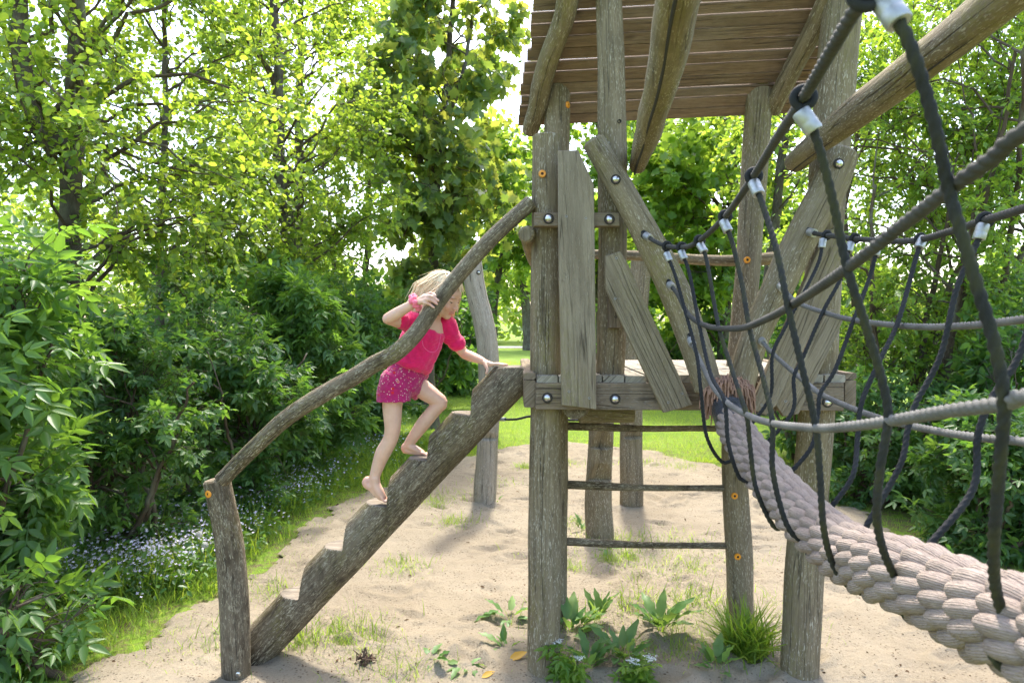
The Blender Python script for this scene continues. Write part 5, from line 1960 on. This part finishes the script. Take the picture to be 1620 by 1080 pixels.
def dock(px, py, leaves_, label, seed, size=.2, up=.9):
    """A rosette of broad dock leaves growing out of the sand."""
    leaves_ = int(leaves_ * 1.5)
    r = np.random.RandomState(seed)
    c = G(px, py)
    a = r.uniform(0, 6.28, leaves_) + np.arange(leaves_) * 2.4
    e = r.uniform(.25, 1.0, leaves_) * up
    ax = np.stack([np.cos(a) * (1 - .5 * e), np.sin(a) * (1 - .5 * e), .25 + e], 1)
    ax = unit_rows(ax)
    sz = .62 * size * r.uniform(.45, 1.2, leaves_)
    stalk = sz * .55
    base = np.tile(c, (leaves_, 1)) + np.stack([np.cos(a) * .015, np.sin(a) * .015, np.zeros(leaves_)], 1)
    tip = base + ax * stalk[:, None]
    bend = unit_rows(ax + np.array([0, 0, -.55 if up < 1 else -.12]) + r.normal(0, .12, (leaves_, 3)))
    nr = np.array([0, 0, 1.0]) + np.stack([-np.cos(a), -np.sin(a), 0 * a], 1) * .5 + r.normal(0, .25, (leaves_, 3))
    o = leaf_mesh('dock_plant', [(DOCK, tip, bend, nr, sz, 0), (BLADE, base, ax, nr, stalk * 1.12, 1)], [L_DOCK, L_GRASS], None, seed)
    return tag(o, label, 'plant', 'dock plants in the sand')


dock(805, 985, 9, 'dock plant with flat spread leaves left of the front corner post', 1, .19)
dock(800, 1030, 6, 'small upright dock plant close against the front corner post', 2, .15, 1.1)
dock(735, 1062, 6, 'small dock seedling out on the open sand', 3, .14)
dock(682, 1052, 6, 'dock seedling near the foot of the log stair', 4, .13)
dock(905, 1005, 13, 'dark dock plant just right of the front corner post', 5, .20, 1.3)
dock(945, 985, 11, 'dock plant with narrow upright leaves under the ladder', 6, .19, 1.5)
dock(1045, 1000, 18, 'largest dock plant with broad pale leaves under the ladder', 7, .225, 1.3)
dock(985, 1045, 14, 'dock plant among the white umbel flowers', 8, .19, 1.15)
dock(930, 1060, 14, 'low dock plant at the right foot of the front corner post', 9, .18, 1.1)
dock(1135, 1065, 8, 'dock plant in front of the thick grass tuft', 10, .18, 1.4)
dock(920, 842, 5, 'little dock plant beside the double notched post', 11, .16, 1.3)
dock(960, 872, 6, 'low dock plant below the bottom ladder rung', 12, .14, .6)
dock(786, 795, 4, 'tiny seedling beside the tall bowed post', 13, .09, 1.2)

# thick grass tuft at the ladder post
c = G(1180, 1035)
n = 620
a = rg.uniform(0, 6.28, n)
e = np.abs(rg.normal(0, .62, n))
ax = np.stack([np.cos(a) * e, np.sin(a) * e, np.ones(n)], 1)
bs = np.tile(c, (n, 1)) + np.stack([rg.normal(0, .045, n), rg.normal(0, .045, n), np.zeros(n)], 1)
tf = leaf_mesh('grass_tuft', [(BLADE, bs, ax, -np.stack([-np.cos(a), -np.sin(a), .2 + 0 * a], 1) + rg.normal(0, .3, (n, 3)), rg.uniform(.07, .32, n), 0)], [L_GRASS], None, 8)
tag(tf, 'thick tuft of long grass at the foot of the ladder post', 'grass tuft')

# umbel plants
UMB = leafmat('umbel_white', (.66, .66, .60), (.76, .76, .70), (.5, .52, .42), (.6, .6, .5), .25, .7, .2)
for k, (px, py, Yd, heads, lab) in enumerate((
        (905, 1090, 3.12, [(880, 1012), (876, 1048), (914, 1040)], 'white umbel flower leaning over the front corner post'),
        (1000, 1095, 3.15, [(1002, 1045), (1030, 1040), (985, 1075), (1012, 1074)], 'white umbel flower plant beneath the ladder'))):
    b0 = G(px, min(py, 1075))
    t = thing('umbel_plant', lab, 'plant', tuple(b0), 'white umbel plants')
    m = MB()
    for hx, hy in heads:
        sets = []
        h_ = P(hx, hy, Yd + rg.uniform(-.05, .1))
        m.tube(catmull([b0, b0 * .4 + h_ * .6 + rg.normal(0, .012, 3), h_ - XA((0, 0, .03))], 12), [.0035, .0025, .0015], 6, bevel=0)
        nu_ = 11
        for j in range(nu_):
            an = j * 2.4
            q = h_ + XA((math.cos(an) * .028 * math.sqrt(j / nu_), math.sin(an) * .028 * math.sqrt(j / nu_), rg.uniform(-.004, .006)))
            m.tube(np.array([h_ - XA((0, 0, .03)), (h_ + q) / 2 - XA((0, 0, .012)), q]), .0008, 4, bevel=0)
            fp = q + rg.normal(0, .0055, (9, 3)) * (1, 1, .3)
            sets.append((PETAL, fp, rg.normal(0, 1, (9, 3)) * (1, 1, .2), np.array([0, -.2, 1]) + rg.normal(0, .25, (9, 3)), np.full(9, .0042), 0))
        leaf_mesh('flower_head', sets, [UMB], t, k)
    m.build('stem', plain('umbel_stem', (.12, .18, .05), .6), t)
    n = 110
    u = rg.rand(n)
    tgt = np.array([P(*heads[i % len(heads)], Yd) for i in range(n)])
    lp = b0 + (tgt - b0) * (u * .8)[:, None]
    leaf_mesh('foliage', [(ELDER, lp, rg.normal(0, 1, (n, 3)) * (1, 1, .3), np.array([0, 0, 1]) + rg.normal(0, .4, (n, 3)), rg.uniform(.05, .12, n), 0)], [L_FIELD], t, k)

# yellowed fallen leaves and dark litter
YEL = leafmat('yellow_leaf', (.52, .30, .04), (.60, .40, .08), (.5, .3, .03), (.6, .4, .05), .3, .5, .3)
for (px, py), s, lab in (((806, 1050), .10, 'yellow fallen leaf beside the front corner post'), ((762, 1078), .07, 'small yellow fallen leaf near the bottom edge')):
    c = G(px, py) + XA((0, 0, .02))
    o = leaf_mesh('fallen_leaf', [(OVAL, c[None], XA([[.8, .3, .35]]), XA([[-.3, -.5, 1.0]]), XA([s]), 0)], [YEL], None, 1)
    tag(o, lab, 'leaf', 'yellow fallen leaves')
LIT = leafmat('dry_litter', (.055, .035, .02), (.15, .09, .05), (.1, .06, .03), (.15, .1, .05), .1, .9, .1)
n = 7000
lx, ly = rg.uniform(-2.2, 3.3, n), 2.9 + 6.2 * rg.rand(n) ** 1.2
k = (sand_inside(lx, ly) > .02) & (smooth_noise(lx, ly, 44, 3.2) + rg.normal(0, .5, n) > .15)
lx, ly = lx[k], ly[k]
n = len(lx)
lit = leaf_mesh('leaf_litter', [(OVAL, np.stack([lx, ly, ground_z(lx, ly) + .005], 1), rg.normal(0, 1, (n, 3)) * (1, 1, .25), np.array([0, 0, 1]) + rg.normal(0, .35, (n, 3)), rg.gamma(2, .0038, n) + .004, 0)], [LIT], None, 2)
tag(lit, 'dark bits of dry leaf litter scattered over the sand', 'litter', kind='stuff')
c = G(578, 1052)
m = MB()
rr = np.random.RandomState(9)
for k in range(26):
    p = c + rr.normal(0, .018, 3) * (1, 1, .6) + XA((0, 0, .02))
    m.tube(np.array([p, p + rr.normal(0, .02, 3), p + rr.normal(0, .03, 3)]), [.006, .005, .002], 5, bevel=0)
o = m.build('bark_clod', plain('dry_clod', (.10, .06, .035), .95, 0, 120), None)
tag(o, 'dark crumbly clod lying on the sand before the stair', 'clod')
